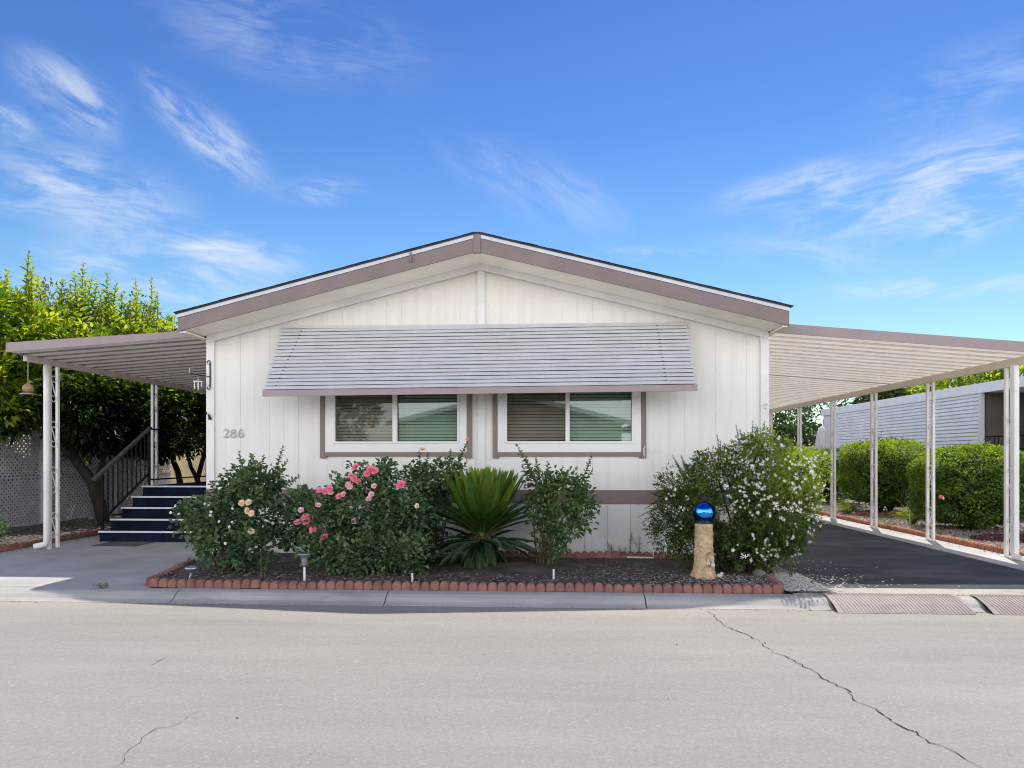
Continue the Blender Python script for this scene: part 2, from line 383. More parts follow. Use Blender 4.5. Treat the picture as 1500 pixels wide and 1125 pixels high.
def bumpy(name, poly, z, mat, amp, step=.06, mound=None):
    """a soil sheet with relief inside a polygon"""
    xs = [p[0] for p in poly]; ys = [p[1] for p in poly]
    nx = int((max(xs)-min(xs))/step)+2; ny = int((max(ys)-min(ys))/step)+2
    X = np.linspace(min(xs), max(xs), nx); Y = np.linspace(min(ys), max(ys), ny)
    def lr(y):  # left/right bounds of the polygon at y
        hit = []
        n = len(poly)
        for i in range(n):
            (xa, ya), (xb, yb) = poly[i], poly[(i+1) % n]
            if (ya-y)*(yb-y) <= 0 and abs(ya-yb) > 1e-9: hit.append(xa+(xb-xa)*(y-ya)/(yb-ya))
        return (min(hit), max(hit)) if hit else (xs[0], xs[0])
    V = []; F = []
    ph = rng.uniform(0, 6, 8)
    for j, y in enumerate(Y):
        a, b = lr(min(max(y, min(ys)+1e-4), max(ys)-1e-4))
        for i in range(nx):
            x = a+(b-a)*i/(nx-1)
            h = sum(sin(x*(3+2.7*q)+ph[q])*cos(y*(2.5+3.1*q)+ph[q+4])/(1+q) for q in range(4))*amp*.5+rng.normal()*amp*.25
            if mound: h += mound(x, y)
            V.append((x, y, z+h))
    for j in range(ny-1):
        for i in range(nx-1):
            a = j*nx+i; F.append((a, a+1, a+nx+1, a+nx))
    o = MB().add(V, F).build(name, mat, smooth=True); o['kind'] = 'structure'; return o
bed = [(-4.22, 7.1), (2.38, 7.1), (2.55, 7.9), (2.9, 9.1), (2.9, 9.24), (-4.55, 9.24), (-4.45, 8.3)]
bumpy('flower_bed', bed, .04, SOIL, .012, mound=lambda x, y: .05*math.exp(-((x+.4)**2/.5+(y-8.3)**2/.3))+.03*max(0, (y-7.1)/2))
bumpy('left_soil_bed', [(-10.2, 8.2), (-8.02, 8.2), (-8.02, 13.5), (-7.7, 17), (-10.2, 22)], .03, SOIL, .02, .12)
bumpy('right_gravel_bed', [(6.6, 8.0), (14, 8.0), (14, 24), (6.6, 24)], .03, GRAV, .012, .12)
bumpy('gravel_patch', [(2.47, 7.1), (2.86, 7.1), (2.93, 8.6), (2.85, 9.0), (2.62, 7.9)], .015, GRAV, .01, .04)
# cracks in the road
def crack(pts, w, name='road_crack'):
    P = [GP(x, y, -.1) for x, y in pts]; Q = [P[0]]
    for a, b in zip(P[:-1], P[1:]):
        n = max(2, int(math.dist(a, b)/.035))
        for i in range(1, n+1):
            t = i/n; j = 0 if i == n else .011
            Q.append((a[0]+(b[0]-a[0])*t+random.gauss(0, j), a[1]+(b[1]-a[1])*t+random.gauss(0, j)))
    V = []; F = []
    for i, (x, y) in enumerate(Q):
        a = Q[max(i-1, 0)]; b = Q[min(i+1, len(Q)-1)]; dx, dy = b[0]-a[0], b[1]-a[1]; l = math.hypot(dx, dy) or 1
        ww = w*random.choice((.35, .6, 1, 1, 1.5)); V += [(x-dy/l*ww, y+dx/l*ww, -.096), (x+dy/l*ww, y-dx/l*ww, -.096)]
        if i: F.append((2*i-2, 2*i-1, 2*i+1, 2*i))
    o = MB().add(V, F).build(name, DARKGAP); o['kind'] = 'structure'
crack([(1036, 895), (1047, 903), (1062, 918), (1095, 930), (1113, 941), (1125, 951), (1158, 966), (1175, 974), (1195, 985), (1205, 995), (1240, 1010), (1250, 1026), (1285, 1042), (1305, 1055), (1312, 1060), (1345, 1078), (1380, 1093), (1410, 1110), (1440, 1128), (1600, 1200)], .0036)
crack([(165, 1140), (180, 1118), (188, 1100), (213, 1078), (228, 1068), (262, 1061), (290, 1043)], .0014)
crack([(222, 975), (235, 967), (245, 961)], .0016)
# loose bits
def scatter(name, mat, pts, s, label, cat, flat=.35):
    mb = MB()
    for (x, y, z) in pts:
        r = s*random.uniform(.4, 1.4); a = random.uniform(0, 6.28); n = random.choice((4, 5, 6))
        ring = [(x+r*cos(a+2*pi*k/n)*random.uniform(.6, 1.1), y+r*sin(a+2*pi*k/n)*random.uniform(.6, 1.1), z) for k in range(n)]
        top = (x+random.uniform(-.3, .3)*r, y, z+r*flat*random.uniform(.5, 1.6))
        b = len(mb.v); mb.add(ring+[top], [(k, (k+1) % n, n) for k in range(n)])
    o = mb.build(name, mat); return tag(o, label, cat, kind='stuff')
CHIP = M('bark chips', (.14, .10, .075), .9, var=.4, scale=40, c2=(.26, .21, .17))
DRY = M('dry petals', (.55, .5, .42), .8, var=.3, scale=40, c2=(.75, .71, .62))
scatter('bark_mulch', CHIP, [(random.uniform(-4.3, 2.5), random.uniform(7.15, 9.1), .05+random.random()*.015) for _ in range(5200)], .016, 'dark mulch crumbs over the flower bed', 'mulch')
scatter('fallen_petals', DRY, [(random.gauss(2.2, .55), random.uniform(7.13, 7.9), .055) for _ in range(1100)]+[(random.uniform(-4.2, 2.3), random.uniform(7.15, 8.9), .062) for _ in range(420)], .012, 'dry white petals littering the bed below the jasmine', 'petals', .2)
scatter('driveway_petals', DIRTY, [(2.98+abs(random.gauss(0, .45)), random.uniform(7.5, 9.3), .004) for _ in range(90)], .014, 'white petals scattered over the dark driveway', 'petals', .25)
scatter('gravel', GRAV, [(random.uniform(6.68, 9.8), random.uniform(8.1, 20), .04) for _ in range(9000)], .028, 'mixed gravel covering the bed beyond the driveway', 'gravel', .7)
scatter('pale_gravel', DRY, [(random.uniform(2.45, 2.95), random.uniform(7.12, 8.2), .022) for _ in range(1500)], .013, 'pale gravel patch between the bed end and the driveway', 'gravel', .6)
scatter('leaf_litter', CHIP, [(random.uniform(-10, -8.1), random.uniform(8.3, 15), .055) for _ in range(3500)], .025, 'dry leaf litter under the trees by the lattice fence', 'leaf litter', .3)

scatter('road_grit', CHIP, [(random.uniform(-9, 9), 6.78-abs(random.gauss(0, .03)), -.098) for _ in range(420)]+[(random.uniform(-9, 9), random.uniform(2.5, 6.7), -.098) for _ in range(60)]+[(random.uniform(2.4, 8), 7.07+random.gauss(0, .02), .004) for _ in range(160)], .008, 'dry grit and leaf crumbs gathered along the gutter', 'grit', .6)
# ------------------------------------------------------------------ the home
WY = 9.2; WX0, WX1 = -4.67, 2.94; RX = -.875
OH = 8.62
E0, E1 = -4.76, 3.0
def rz(x, ztop=4.229, e=3.254):    # roof top line
    return ztop-(abs(x-RX)/(RX-E0))*(ztop-e)
home = thing('mobile_home', (RX, WY, 0), 'white single-storey manufactured home with mauve gable trim and number 286', 'house')
WIN = [(PX(470, WY), PX(692, WY), 1.402, 2.42, PX(477, WY), PX(684, WY), PX(492, WY), PX(575.5, WY), PX(582.5, WY), PX(670, WY)),
       (PX(722, WY), PX(946, WY), 1.402, 2.42, PX(729, WY), PX(939, WY), PX(743, WY), PX(828, WY), PX(834.5, WY), PX(925, WY))]
def wtop(x): return rz(x)-.225
def facade(mb, xs, y0, y1, zb, gap, holes):
    for a, b in zip(xs[:-1], xs[1:]):
        if b-a < .004: continue
        g0 = g1 = gap/2
        a_, b_ = a+g0, b-g1; mid = (a+b)/2
        segs = [(zb, None)]
        for (h0, h1, z0, z1) in holes:
            if h0-1e-6 <= mid <= h1+1e-6: segs = [(zb, z0), (z1, None)]
        for z0, z1 in segs:
            if z1 is None: poly = [(a_, z0), (b_, z0), (b_, wtop(b_)), (a_, wtop(a_))]
            else: poly = [(a_, z0), (b_, z0), (b_, z1), (a_, z1)]
            mb.prism(poly, 'y', y0, y1)
holes = [(w[4]-.01, w[5]+.01, w[2]+.04, w[3]) for w in WIN]
cuts = sorted([WX0, WX1, RX-.06, RX+.06]+[h for w in holes for h in w[:2]])
mb = MB(); facade(mb, cuts, WY, WY+.12, 0.02, 0, holes)          # backing
xs = []; x = RX+.10
gr = [RX+.075+.2032*i for i in range(0, 40)]+[RX-.075-.2032*i for i in range(0, 40)]
gr = [g for g in gr if WX0+.12 < g < WX1-.12]
hl = sorted(set([round(h, 5) for w in holes for h in w[:2]]))
wide = sorted(gr+[WX0, WX1]+hl)
# planks: split at grooves; at window edges split without a gap
for i, (a, b) in enumerate(zip(wide[:-1], wide[1:])):
    la = 0 if round(a, 5) in hl else .0012; lb = 0 if round(b, 5) in hl else .0012
    n = int(round((a-RX)/.2032))
    if n % 6 == 0: la *= 2.2
    a_, b_ = a+la, b-lb
    if b_-a_ < .003: continue
    mid = (a+b)/2; segs = [(.76, None)]
    for (h0, h1, z0, z1) in holes:
        if h0 <= mid <= h1: segs = [(.76, z0), (z1, None)]
    for z0, z1 in segs:
        poly = [(a_, z0), (b_, z0), (b_, z1 or wtop(b_)), (a_, z1 or wtop(a_))]
        mb.prism(poly, 'y', WY-.004, WY-.0005)
mb.box(WX0, WX0+.1, WY+.121, 27, .02, 2.98); mb.box(WX1-.1, WX1, WY+.121, 27, .02, 2.98)
mb.build('wall', WALL, home)
nl = MB()
for g_ in gr:
    n_ = int(round((g_-RX)/.2032))
    if n_ % 3: continue
    z = 1.05
    while z < wtop(g_)-.15:
        if not any(h0-.1 < g_ < h1+.1 and z0-.1 < z < z1+.1 for (h0, h1, z0, z1) in holes):
            nl.lathe([(.0045, 0), (.003, .001)], (0, 0, 0), 6); k_ = len(nl.v)-12
            for q_ in range(k_, len(nl.v)):
                vx, vy, vz = nl.v[q_]; nl.v[q_] = (g_+.018+vx, WY-.0042-vz*1.5, z+vy)
        z += .3
o = nl.build('nail_heads', M('rusty nail', (.30, .24, .19), .7, var=.3), home); o['kind'] = 'stuff'
# skirting with its own wider panels
mb = MB(); x = WX0
while x < WX1-.01:
    b = min(x+.305, WX1); mb.box(x+.002, b-.002, WY-.022, WY-.0006, .03, .745); x = b
mb.build('skirting', WALL, home)
mb = MB(); mb.box(WX0, WX1, WY-.036, WY-.001, .765, .945); mb.build('belt_band', MAUVE, home, bevel=.003)
for a in (WX0, WX1-.11):
    MB().box(a, a+.11, WY-.032, WY-.012, .95, wtop(a+.055)-.02).box(a, a+.11, WY-.032, WY-.023, .03, .76).build('corner_trim', WHITE, home, bevel=.002)
MB().box(RX-.05, RX+.05, WY-.026, WY-.0115, .95, wtop(RX)-.02).build('centre_batten', WHITE, home, bevel=.002)
# rake trim under the soffit, both slopes
for sgn in (-1, 1):
    e = WX0+.02 if sgn < 0 else WX1-.02
    pl = [(RX, wtop(RX)-.007), (e, wtop(e)-.007), (e, wtop(e)-.10), (RX, wtop(RX)-.10)]
    if sgn > 0: pl = pl[::-1]
    MB().prism(pl, 'y', WY-.044, WY-.0335).build('rake_trim', WHITE, home)
# soffit, fascia, drip edge, roof
def slopes(mb, y0, y1, t0, t1, e0=E0, e1=E1, gapx=0.0):
    """a band under the roof line, from t0 to t1 below it, mitred at the ridge"""
    for (a, b) in ((e0, RX-gapx), (RX+gapx, e1)):
        mb.prism([(a, rz(a)-t1), (b, rz(b)-t1), (b, rz(b)-t0), (a, rz(a)-t0)], 'y', y0, y1)
    return mb
slopes(MB(), OH+.026, WY-.0445, .200, .2315, E0+.03, E1-.03).build('soffit', SOFFIT, home)
slopes(MB(), OH, OH+.025, .060, .236, gapx=.048).build('fascia', MAUVE, home, bevel=.002)
MB().prism([(RX-.047, rz(RX)-.262), (RX, rz(RX)-.252), (RX+.047, rz(RX)-.262), (RX+.047, rz(RX)-.012), (RX, rz(RX)), (RX-.047, rz(RX)-.012)], 'y', OH-.016, OH+.03).build('ridge_cover', MAUVE, home, bevel=.002)
MB().box(PX(602, OH)-.01, PX(602, OH)+.012, OH-.03, OH-.002, rz(PX(602, OH))-.15, rz(PX(602, OH))-.025).build('fascia_clip', MAUVE, home)
slopes(MB(), OH-.012, OH+.03, .012, .0595, E0-.012, E1+.012, gapx=.048).build('drip_edge', DRIP, home)
mb = MB(); slopes(mb, OH-.03, 27.3, -.006, .0115, E0-.03, E1+.03)
for sgn in (-1, 1):    # shingle courses' uneven butt line along the rake
    for i in range(26):
        a = RX+sgn*(.03+i*.15); b = a+sgn*.148; lo, hi = min(a, b), max(a, b)
        h = random.uniform(.003, .008)
        mb.prism([(lo, rz(lo)+.0065), (hi, rz(hi)+.0065), (hi, rz(hi)+.0065+h), (lo, rz(lo)+.0065+h)], 'y', OH-.036-random.random()*.01, OH+.35)
mb.build('roof', SHINGLE, home)
for sgn in (-1, 1):    # eave fascia and soffit returns
    e = E0 if sgn < 0 else E1
    MB().box(min(e, e+sgn*.02), max(e, e+sgn*.02), OH+.03, 27.2, rz(e)-.236, rz(e)-.02).build('eave_fascia', MAUVE, home)
    w = WX0 if sgn < 0 else WX1
    MB().box(min(e, w)+.001, max(e, w)-.001, OH+.03, 27.0, rz(e)-.25, rz(e)-.2325).build('eave_soffit', SOFFIT, home)
# exposed nail tips under the fascia
# windows
for k, (t0, t1, zb, zt, f0, f1, g0, g1, g2, g3) in enumerate(WIN):
    gz = PZ(560, 646.5, WY)
    w = MB()
    ft = zt; yf = WY-.030
    w.box(f0, g0-.03, yf, WY-.012, zb+.05, ft).box(g3+.03, f1, yf, WY-.012, zb+.05, ft)
    w.box(g0-.03, g3+.03, yf, WY-.012, zb+.05, gz-.03).box(g0-.03, g3+.03, yf, WY-.012, ft-.06, ft)
    win = w.build('window', WTRIM, home, bevel=.003)
    s = MB(); ys = WY-.038
    s.box(g0-.0295, g0-.001, ys, WY+.03, gz-.0295, ft-.061).box(g3+.001, g3+.0295, ys, WY+.03, gz-.0295, ft-.061).box(g0-.001, g3+.001, ys, WY+.03, gz-.0295, gz-.001)
    s.box(g1+.002, g2-.002, ys-.004, WY+.03, gz-.001, ft-.061)
    s.build('sash', WTRIM, win, bevel=.002)
    tr = MB(); tr.box(t0, f0-.001, WY-.036, WY-.012, zb-.03, ft).box(f1+.001, t1, WY-.036, WY-.012, zb-.03, ft).box(f0, f1, WY-.034, WY-.012, zb-.004, zb+.049)
    tr.box(f0, f0+.025, WY-.0375, WY-.012, zb-.03, zb-.005).box(f1-.025, f1, WY-.0375, WY-.012, zb-.03, zb-.005)
    tr.build('trim', BROWN, win, bevel=.002)
    MB().add([(g0, WY+.0, gz), (g1, WY+.0, gz), (g1, WY+.0, ft-.06), (g0, WY+.0, ft-.06)], [(0, 1, 2, 3)]).build('pane', GLASSD, win)
    MB().add([(g2, WY+.015, gz), (g3, WY+.015, gz), (g3, WY+.015, ft-.06), (g2, WY+.015, ft-.06)], [(0, 1, 2, 3)]).build('pane', GLASSG, win)
    bl = MB(); z = gz+.012
    while z < ft-.07:
        for (a, b) in ((g0-.02, g1-.004), (g2+.004, g3+.02)):
            j = random.uniform(-.0015, .0015)
            bl.prism([(WY+.062, z+j), (WY+.064, z+j), (WY+.090, z+.036), (WY+.088, z+.0385)], 'x', a, b)
        z += .0445
    for a in (g0+.12, g1-.12, g2+.12, g3-.12): bl.box(a, a+.003, WY+.057, WY+.060, gz, ft-.07)
    bl.build('blind', BLIND, win)
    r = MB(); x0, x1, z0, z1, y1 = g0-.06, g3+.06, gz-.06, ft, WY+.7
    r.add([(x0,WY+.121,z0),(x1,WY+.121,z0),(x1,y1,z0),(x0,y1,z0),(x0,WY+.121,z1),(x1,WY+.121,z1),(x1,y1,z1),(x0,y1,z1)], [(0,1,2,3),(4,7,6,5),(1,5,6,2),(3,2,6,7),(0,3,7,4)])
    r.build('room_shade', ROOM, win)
# awning: overlapping louvres hung on ribs
ya, yb = WY-.05, 8.56
AX0, AX1 = PX(414, WY), PX(1005, WY)
def tilt(x): return .045*(x-AX0)/(AX1-AX0)-.02
aw = MB(); NS = 17; zt_, zb_ = 3.15, 2.262
def AP(t, o=0.): return (ya+(yb-ya)*t-.833*o, zt_+(zb_-zt_)*t+.553*o)
for i in range(NS):
    t0, t1 = i/NS, (i+.83+random.uniform(-.02, .03))/NS
    prof = [AP(t0, .0), AP(t0+.3/NS, .0035), AP(t1-.1/NS, .0065), AP(t1, .0045), AP(t1, -.004), AP(t0, -.006)]
    n = len(prof); V = []; F = []; S = 14; e0 = random.uniform(-.006, .006); e1 = random.uniform(-.006, .006)
    for q in range(S+1):
        xx = AX0+e0+(AX1+e1-AX0-e0)*q/S; j = .0012*sin(q*.9+i*2.1)+random.gauss(0, .0004)
        for (py, pz) in prof: V.append((xx, py, pz+tilt(xx)+j))
    for q in range(S):
        for a in range(n): F.append((q*n+a, q*n+(a+1) % n, (q+1)*n+(a+1) % n, (q+1)*n+a))
    F += [tuple(range(n)), tuple(range(S*n+n-1, S*n-1, -1))]
    aw.add(V, F)
awn = aw.build('window_awning', SLAT, home)
g = MB(); c = [AP(0.003, -.012), AP(.995, -.012), AP(.995, -.014), AP(0.003, -.014)]  # dark sheet behind the louvres paints in the shade of their gaps
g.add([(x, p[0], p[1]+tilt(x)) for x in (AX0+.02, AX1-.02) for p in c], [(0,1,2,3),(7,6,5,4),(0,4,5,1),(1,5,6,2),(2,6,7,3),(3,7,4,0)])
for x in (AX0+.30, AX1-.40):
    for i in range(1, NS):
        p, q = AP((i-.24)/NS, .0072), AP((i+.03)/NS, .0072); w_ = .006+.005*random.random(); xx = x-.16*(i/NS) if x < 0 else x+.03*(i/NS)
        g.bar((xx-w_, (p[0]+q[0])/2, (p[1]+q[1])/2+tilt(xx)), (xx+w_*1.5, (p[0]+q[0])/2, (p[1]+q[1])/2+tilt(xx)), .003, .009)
g.build('gap_shade_and_clips', GAPSHADE, awn)
V = []
mb = MB()
for (py0, py1, pz0, pz1) in ((yb-.022, yb+.004, zb_-.082, zb_-.002),):
    V = [(AX0-.005, py0, pz0+tilt(AX0)), (AX1+.005, py0, pz0+tilt(AX1)), (AX1+.005, py1, pz0+tilt(AX1)), (AX0-.005, py1, pz0+tilt(AX0)),
         (AX0-.005, py0, pz1+tilt(AX0)), (AX1+.005, py0, pz1+tilt(AX1)), (AX1+.005, py1, pz1+tilt(AX1)), (AX0-.005, py1, pz1+tilt(AX0))]
    mb.add(V, [(3,2,1,0),(4,5,6,7),(0,1,5,4),(1,2,6,5),(2,3,7,6),(3,0,4,7)])
mb.build('edge_bar', MAUVE2, awn, bevel=.002)
for x in (AX0+.32, RX, AX1-.42):
    MB().bar((x, ya+.02, 3.10+tilt(x)), (x, yb+.035, zb_-.02+tilt(x)), .03, .012, (1, 0, 0)).build('rib', STEEL, awn)
MB().box(AX0, AX1, WY-.046, WY-.0125, 3.14, 3.175).build('head_rail', SLAT, awn)
# number 286
def digit(kind, x, z, h, parent):
    w = h*.62; pts = []
    if kind == '2':
        pts = [(.08, .74)]+[(.5+.42*cos(a), .72+.27*sin(a)) for a in np.linspace(pi*.95, -.35, 10)]+[(.55, .28), (.1, .03), (.35, .07), (.65, .03), (.95, .04), (1.0, .2)]
        rad = [.11, .06]+[.07]*3+[.11]*6+[.08, .06, .06, .1, .11, .09, .04]
    elif kind == '8':
        pts = [(.5+.36*sin(a), .75+.22*cos(a)) for a in np.linspace(pi, -pi, 13)][:-1]
        pts += [(.5+.46*sin(a), .27+.26*cos(a)) for a in np.linspace(0, 2*pi, 14)]
        rad = [.07+.04*abs(sin(a)) for a in np.linspace(pi, -pi, 13)][:-1]+[.07+.05*abs(sin(a)) for a in np.linspace(0, 2*pi, 14)]
    else:
        pts = [(.86, .82), (.72, .96), (.5, .96), (.28, .8), (.13, .5), (.1, .32)]+[(.52+.42*cos(a), .31+.28*sin(a)) for a in np.linspace(pi, 3*pi, 16)]
        rad = [.1, .07, .06, .09, .11, .1]+[.06+.06*abs(cos(a)) for a in np.linspace(pi, 3*pi, 16)]
    mb = MB(); mb.tube([(x+p*w, WY-.022, z+q*h) for p, q in pts], [min(max(rad[min(i, len(rad)-1)], .04), .12)*h*.68 for i in range(len(pts))], 8)
    mb.v = [(a, WY-.022+(b-(WY-.022))*.6, c) for a, b, c in mb.v]
    return mb.build('house_number', M('number metal', (.48, .46, .43), .4, metal=.3, var=.1), parent, smooth=True)
for i, ch in enumerate('286'):
    digit(ch, PX(328+10.8*i, WY), PZ(340, 641, WY), .115, home)
# wall hook with cord
hk = MB(); X = PX(943, WY); hk.tube([(X, WY-.038, 1.50), (X+.01, WY-.07, 1.53), (X-.012, WY-.075, 1.50), (X-.005, WY-.05, 1.40)], .006, 6)
hk.tube([(X, WY-.06, 1.49), (X+.003, WY-.05, 1.21)], .0022, 5)
hk.tube([(X+.02, WY-.05, 1.47), (X+.2, WY-.1, 1.455), (X+.35, WY-.2, 1.38), (X+.62, WY-.4, 1.17)], .0018, 5)
tag(hk.build('hook_and_wire', POST, home), None)
tag(MB().tube([(PX(1121, WY)+.02*cos(a), WY-.045, 2.06+.035*sin(a)) for a in np.linspace(0, 5.3, 10)], .006, 6).build('wall_hook', POST, home), None)

# ------------------------------------------------------------------ carports
def pan_roof(mb, x0, z0, x1, z1, y0, y1, pitch=.3):
    """folded metal pans running along x"""
    prof = []; y = y0
    while y < y1:
        prof += [(y, 0), (y+pitch*.62, 0), (y+pitch*.66, .06), (y+pitch*.97, .06)]; y += pitch
    prof.append((y1, 0)); n = len(prof); V = []; F = []
    for (x, z) in ((x0, z0), (x1, z1)):
        for (py, pz) in prof: V.append((x, py, z+pz))
    for i in range(n-1): F.append((i, i+1, n+i+1, n+i))
    mb.add(V, F)
PAND = M('shade painted recess left', (.34, .29, .26), .6, var=.2, scale=4)  # darker recess colours paint in the shade between the pan ribs
PAND2 = M('shade painted recess right', (.66, .60, .50), .6, var=.12, scale=4)
def translucent(m, f):
    nt = m.node_tree; b = nt.nodes['Principled BSDF']; out = nt.nodes['Material Output']
    t = nn(nt, 'ShaderNodeBsdfTranslucent'); nt.links.new(b.inputs['Base Color'].links[0].from_socket, t.inputs[0])
    ms = nn(nt, 'ShaderNodeMixShader'); ms.inputs[0].default_value = f
    nt.links.new(b.outputs[0], ms.inputs[1]); nt.links.new(t.outputs[0], ms.inputs[2]); nt.links.new(ms.outputs[0], out.inputs[0])
for m_, f_ in ((LATT2, .55), (PAN, .09), (PAND, .06), (PAN2, .34), (PAND2, .34)): translucent(m_, f_)  # translucency added so sun from behind brightens the pans and cream lattice
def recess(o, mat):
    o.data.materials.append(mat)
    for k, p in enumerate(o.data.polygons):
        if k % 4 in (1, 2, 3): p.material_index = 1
def scroll(mb, x, y0, y1, zc, s=1.):
    """one S scroll between the two tubes of a post"""
    c = (y0+y1)/2; w = (y1-y0)/2*.92; pts = []
    for a in np.linspace(-2.6, pi/2, 10): pts.append((x, c+w*cos(a)*.8, zc+.15+.055*sin(a)))
    pts = [(x, c-w*.1, zc+.12)]+[(x, c+w*.85*cos(a), zc+.145+.05*sin(a)) for a in np.linspace(-1.2, 3.3, 9)]
    pts += [(x, c-w*.3, zc+.05), (x, c+w*.3, zc-.05)]
    pts += [(x, c+w*.85*cos(a), zc-.145+.05*sin(a)) for a in np.linspace(.15, -4.3, 9)]+[(x, c+w*.1, zc-.12)]
    mb.tube(pts, .0075, 5)
def post(parent, x, y, ztop, zb=0.0, sep=.17, dens=.69, name='post'):
    mb = MB(); mb.box(x-.021, x+.021, y-.021, y+.021, zb, ztop).box(x-.021, x+.021, y+sep-.021, y+sep+.021, zb, ztop)
    mb.box(x-.05, x+.05, y-.05, y-.0215, zb, zb+.006).box(x-.05, x+.05, y+sep+.0215, y+sep+.05, zb, zb+.006)
    p = mb.build(name, POST, parent, bevel=.003)
    z = zb+.35
    while z < ztop-.2:
        s = MB(); scroll(s, x, y+.021, y+sep-.021, z); z += dens; s.build('scroll', POST, p, smooth=True)
    return p
# left
cl = thing('porch_carport', (-6.2, 9.2, 0), 'mauve-edged patio cover over the navy steps, left of the home', 'carport', None)
LX = -7.51
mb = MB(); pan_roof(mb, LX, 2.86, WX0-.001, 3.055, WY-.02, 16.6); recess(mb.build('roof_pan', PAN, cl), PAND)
def fas(parent, x0, zt0, zb0, x1, zt1, zb1, y):
    MB().prism([(x0, zb0), (x1, zb1), (x1, zt1), (x0, zt0)], 'y', y-.012, y).build('fascia', MAUVE2, parent, bevel=.002)
fas(cl, LX, 2.985, 2.85, E0-.021, 3.135, 3.045, WY-.023)
MB().box(LX-.03, LX-.001, WY-.034, 16.6, 2.85, 2.985).build('gutter', MAUVE2, cl, bevel=.01)
MB().box(LX+.0, LX+.06, WY+.25, 16.5, 2.765, 2.855).build('beam', PAN, cl, bevel=.003)
post(cl, LX+.035, 9.93, 2.762); post(cl, LX+.035, 12.62, 2.762, sep=.14)
ds = MB().tube([(LX+.045, 9.86, 2.77), (LX+.045, 9.86, 2.3), (LX+.045, 9.86, 1.2), (LX+.045, 9.86, .15), (LX+.03, 9.85, .08), (LX-.10, 9.79, .05)], [.046]*6, 8)
ds.build('downspout', POST, cl, smooth=True)
# right
cr = thing('driveway_carport', (4.7, 9.2, 0), 'long cream carport roof over the dark driveway, right of the home', 'carport')
RX1 = 6.45
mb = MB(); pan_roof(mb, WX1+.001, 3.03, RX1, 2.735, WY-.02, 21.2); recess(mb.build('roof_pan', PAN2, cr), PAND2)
mb = MB(); mb.prism([(WX1+.002, 3.018), (RX1-.1, 2.73), (RX1-.1, 2.722), (WX1+.002, 3.01)][::-1], 'y', 12.9, 12.96); mb.build('lap_strip', PAN, cr)
fas(cr, E1+.021, 3.155, 3.025, RX1+.12, 2.85, 2.715, WY-.023)
MB().box(RX1+.001, RX1+.12, WY-.02, 21.2, 2.70, 2.83).build('gutter', PAN2, cr, bevel=.01)
MB().box(RX1-.13, RX1-.06, WY+.01, 21.1, 2.62, 2.725).build('beam', PAN2, cr, bevel=.003)
for y in (9.6, 11.55, 13.5, 15.38, 17.4, 19.6): post(cr, RX1-.095, y, 2.618, .006)
ds = MB(); ds.prism([(6.245, 9.44), (6.315, 9.44), (6.315, 9.54), (6.245, 9.54)], 'z', .09, 2.62)
ds.prism([(9.44, .0915), (9.54, .0915), (9.50, .03), (9.32, .012), (9.30, .07), (9.40, .075)], 'x', 6.246, 6.314)
ds.build('downspout', POST, cr, bevel=.012)

# ------------------------------------------------------------------ steps and rails
SX0, SX1 = -7.30, WX0-.01; RI = .172; TR = .30; SY = 10.82
st = thing('entry_steps', ((SX0+SX1)/2, SY, 0), 'five navy carpeted steps with white nosings up to a landing', 'steps')
b = MB()
for i in range(5):
    y0 = SY+TR*i; y1 = SY+TR*(i+1)-.001 if i < 4 else 14.6
    b.box(SX0, SX1, y0, y1, .001, RI*(i+1)-.003 if i < 4 else RI*5-.003)
b.build('tread_block', NAVY, st)
for i in range(5):
    y0 = SY+TR*i; z = RI*(i+1)
    MB().box(SX0-.012, SX1, y0-.022, y0+.035, z-.024, z+.003).build('nosing', NOSE, st, bevel=.003)
rl = thing('step_railing', (SX0, SY, 0), 'sloping brown handrail with black iron balusters beside the navy steps', 'railing')
hx = SX0-.03
A = Vector((hx, SY+.0, 1.07)); B = Vector((hx, SY+1.45, 1.90)); dAB = B-A
MB().bar(A-dAB*.07, B+dAB*.03, .075, .05).build('handrail', RAILB, rl, bevel=.012)
A2 = A-Vector((0, 0, .80)); B2 = B-Vector((0, 0, .82))
MB().bar(A2, B2, .03, .03).build('bottom_rail', IRON, rl)
MB().box(hx-.02, hx+.02, SY+.10, SY+.14, .0, 1.10).build('newel', IRON, rl); MB().box(hx-.02, hx+.02, SY+1.43, SY+1.47, .86, 1.88).build('newel', IRON, rl)
for i in range(1, 11):
    t = i/11; p = A+dAB*t; q = A2+(B2-A2)*t
    MB().box(hx-.009, hx+.009, p.y-.009, p.y+.009, q.z, p.z-.02).build('baluster', IRON, rl)
lr = thing('landing_railing', (-6.0, 14.4, .86), 'black iron railing along the back of the landing', 'railing')
yr = 14.4
for z in (.96, 1.30, 1.9): MB().box(SX0-.03, SX1-.02, yr-.014, yr+.014, z-.014, z+.014).build('rail', IRON, lr)
MB().box(SX0-.045, SX0-.015, SY+1.5, yr, .95, .975).box(SX0-.045, SX0-.015, SY+1.5, yr, 1.885, 1.915).build('side_rail', IRON, lr)
n = 24
for i in range(n+1):
    x = SX0-.02+(SX1-.06-SX0)*i/n; w = .009 if i % 8 else .02
    MB().box(x-w, x+w, yr-.0125, yr+.0125, .86, 1.9).build('baluster' if i % 8 else 'newel', IRON, lr)
tag(MB().box(-7.05, -6.35, 10.25, 10.78, .001, .012).build('door_mat', M('grey mat', (.12, .115, .12), .95, var=.2, bump=.5)), 'flat dark grey mat lying before the bottom step', 'mat')

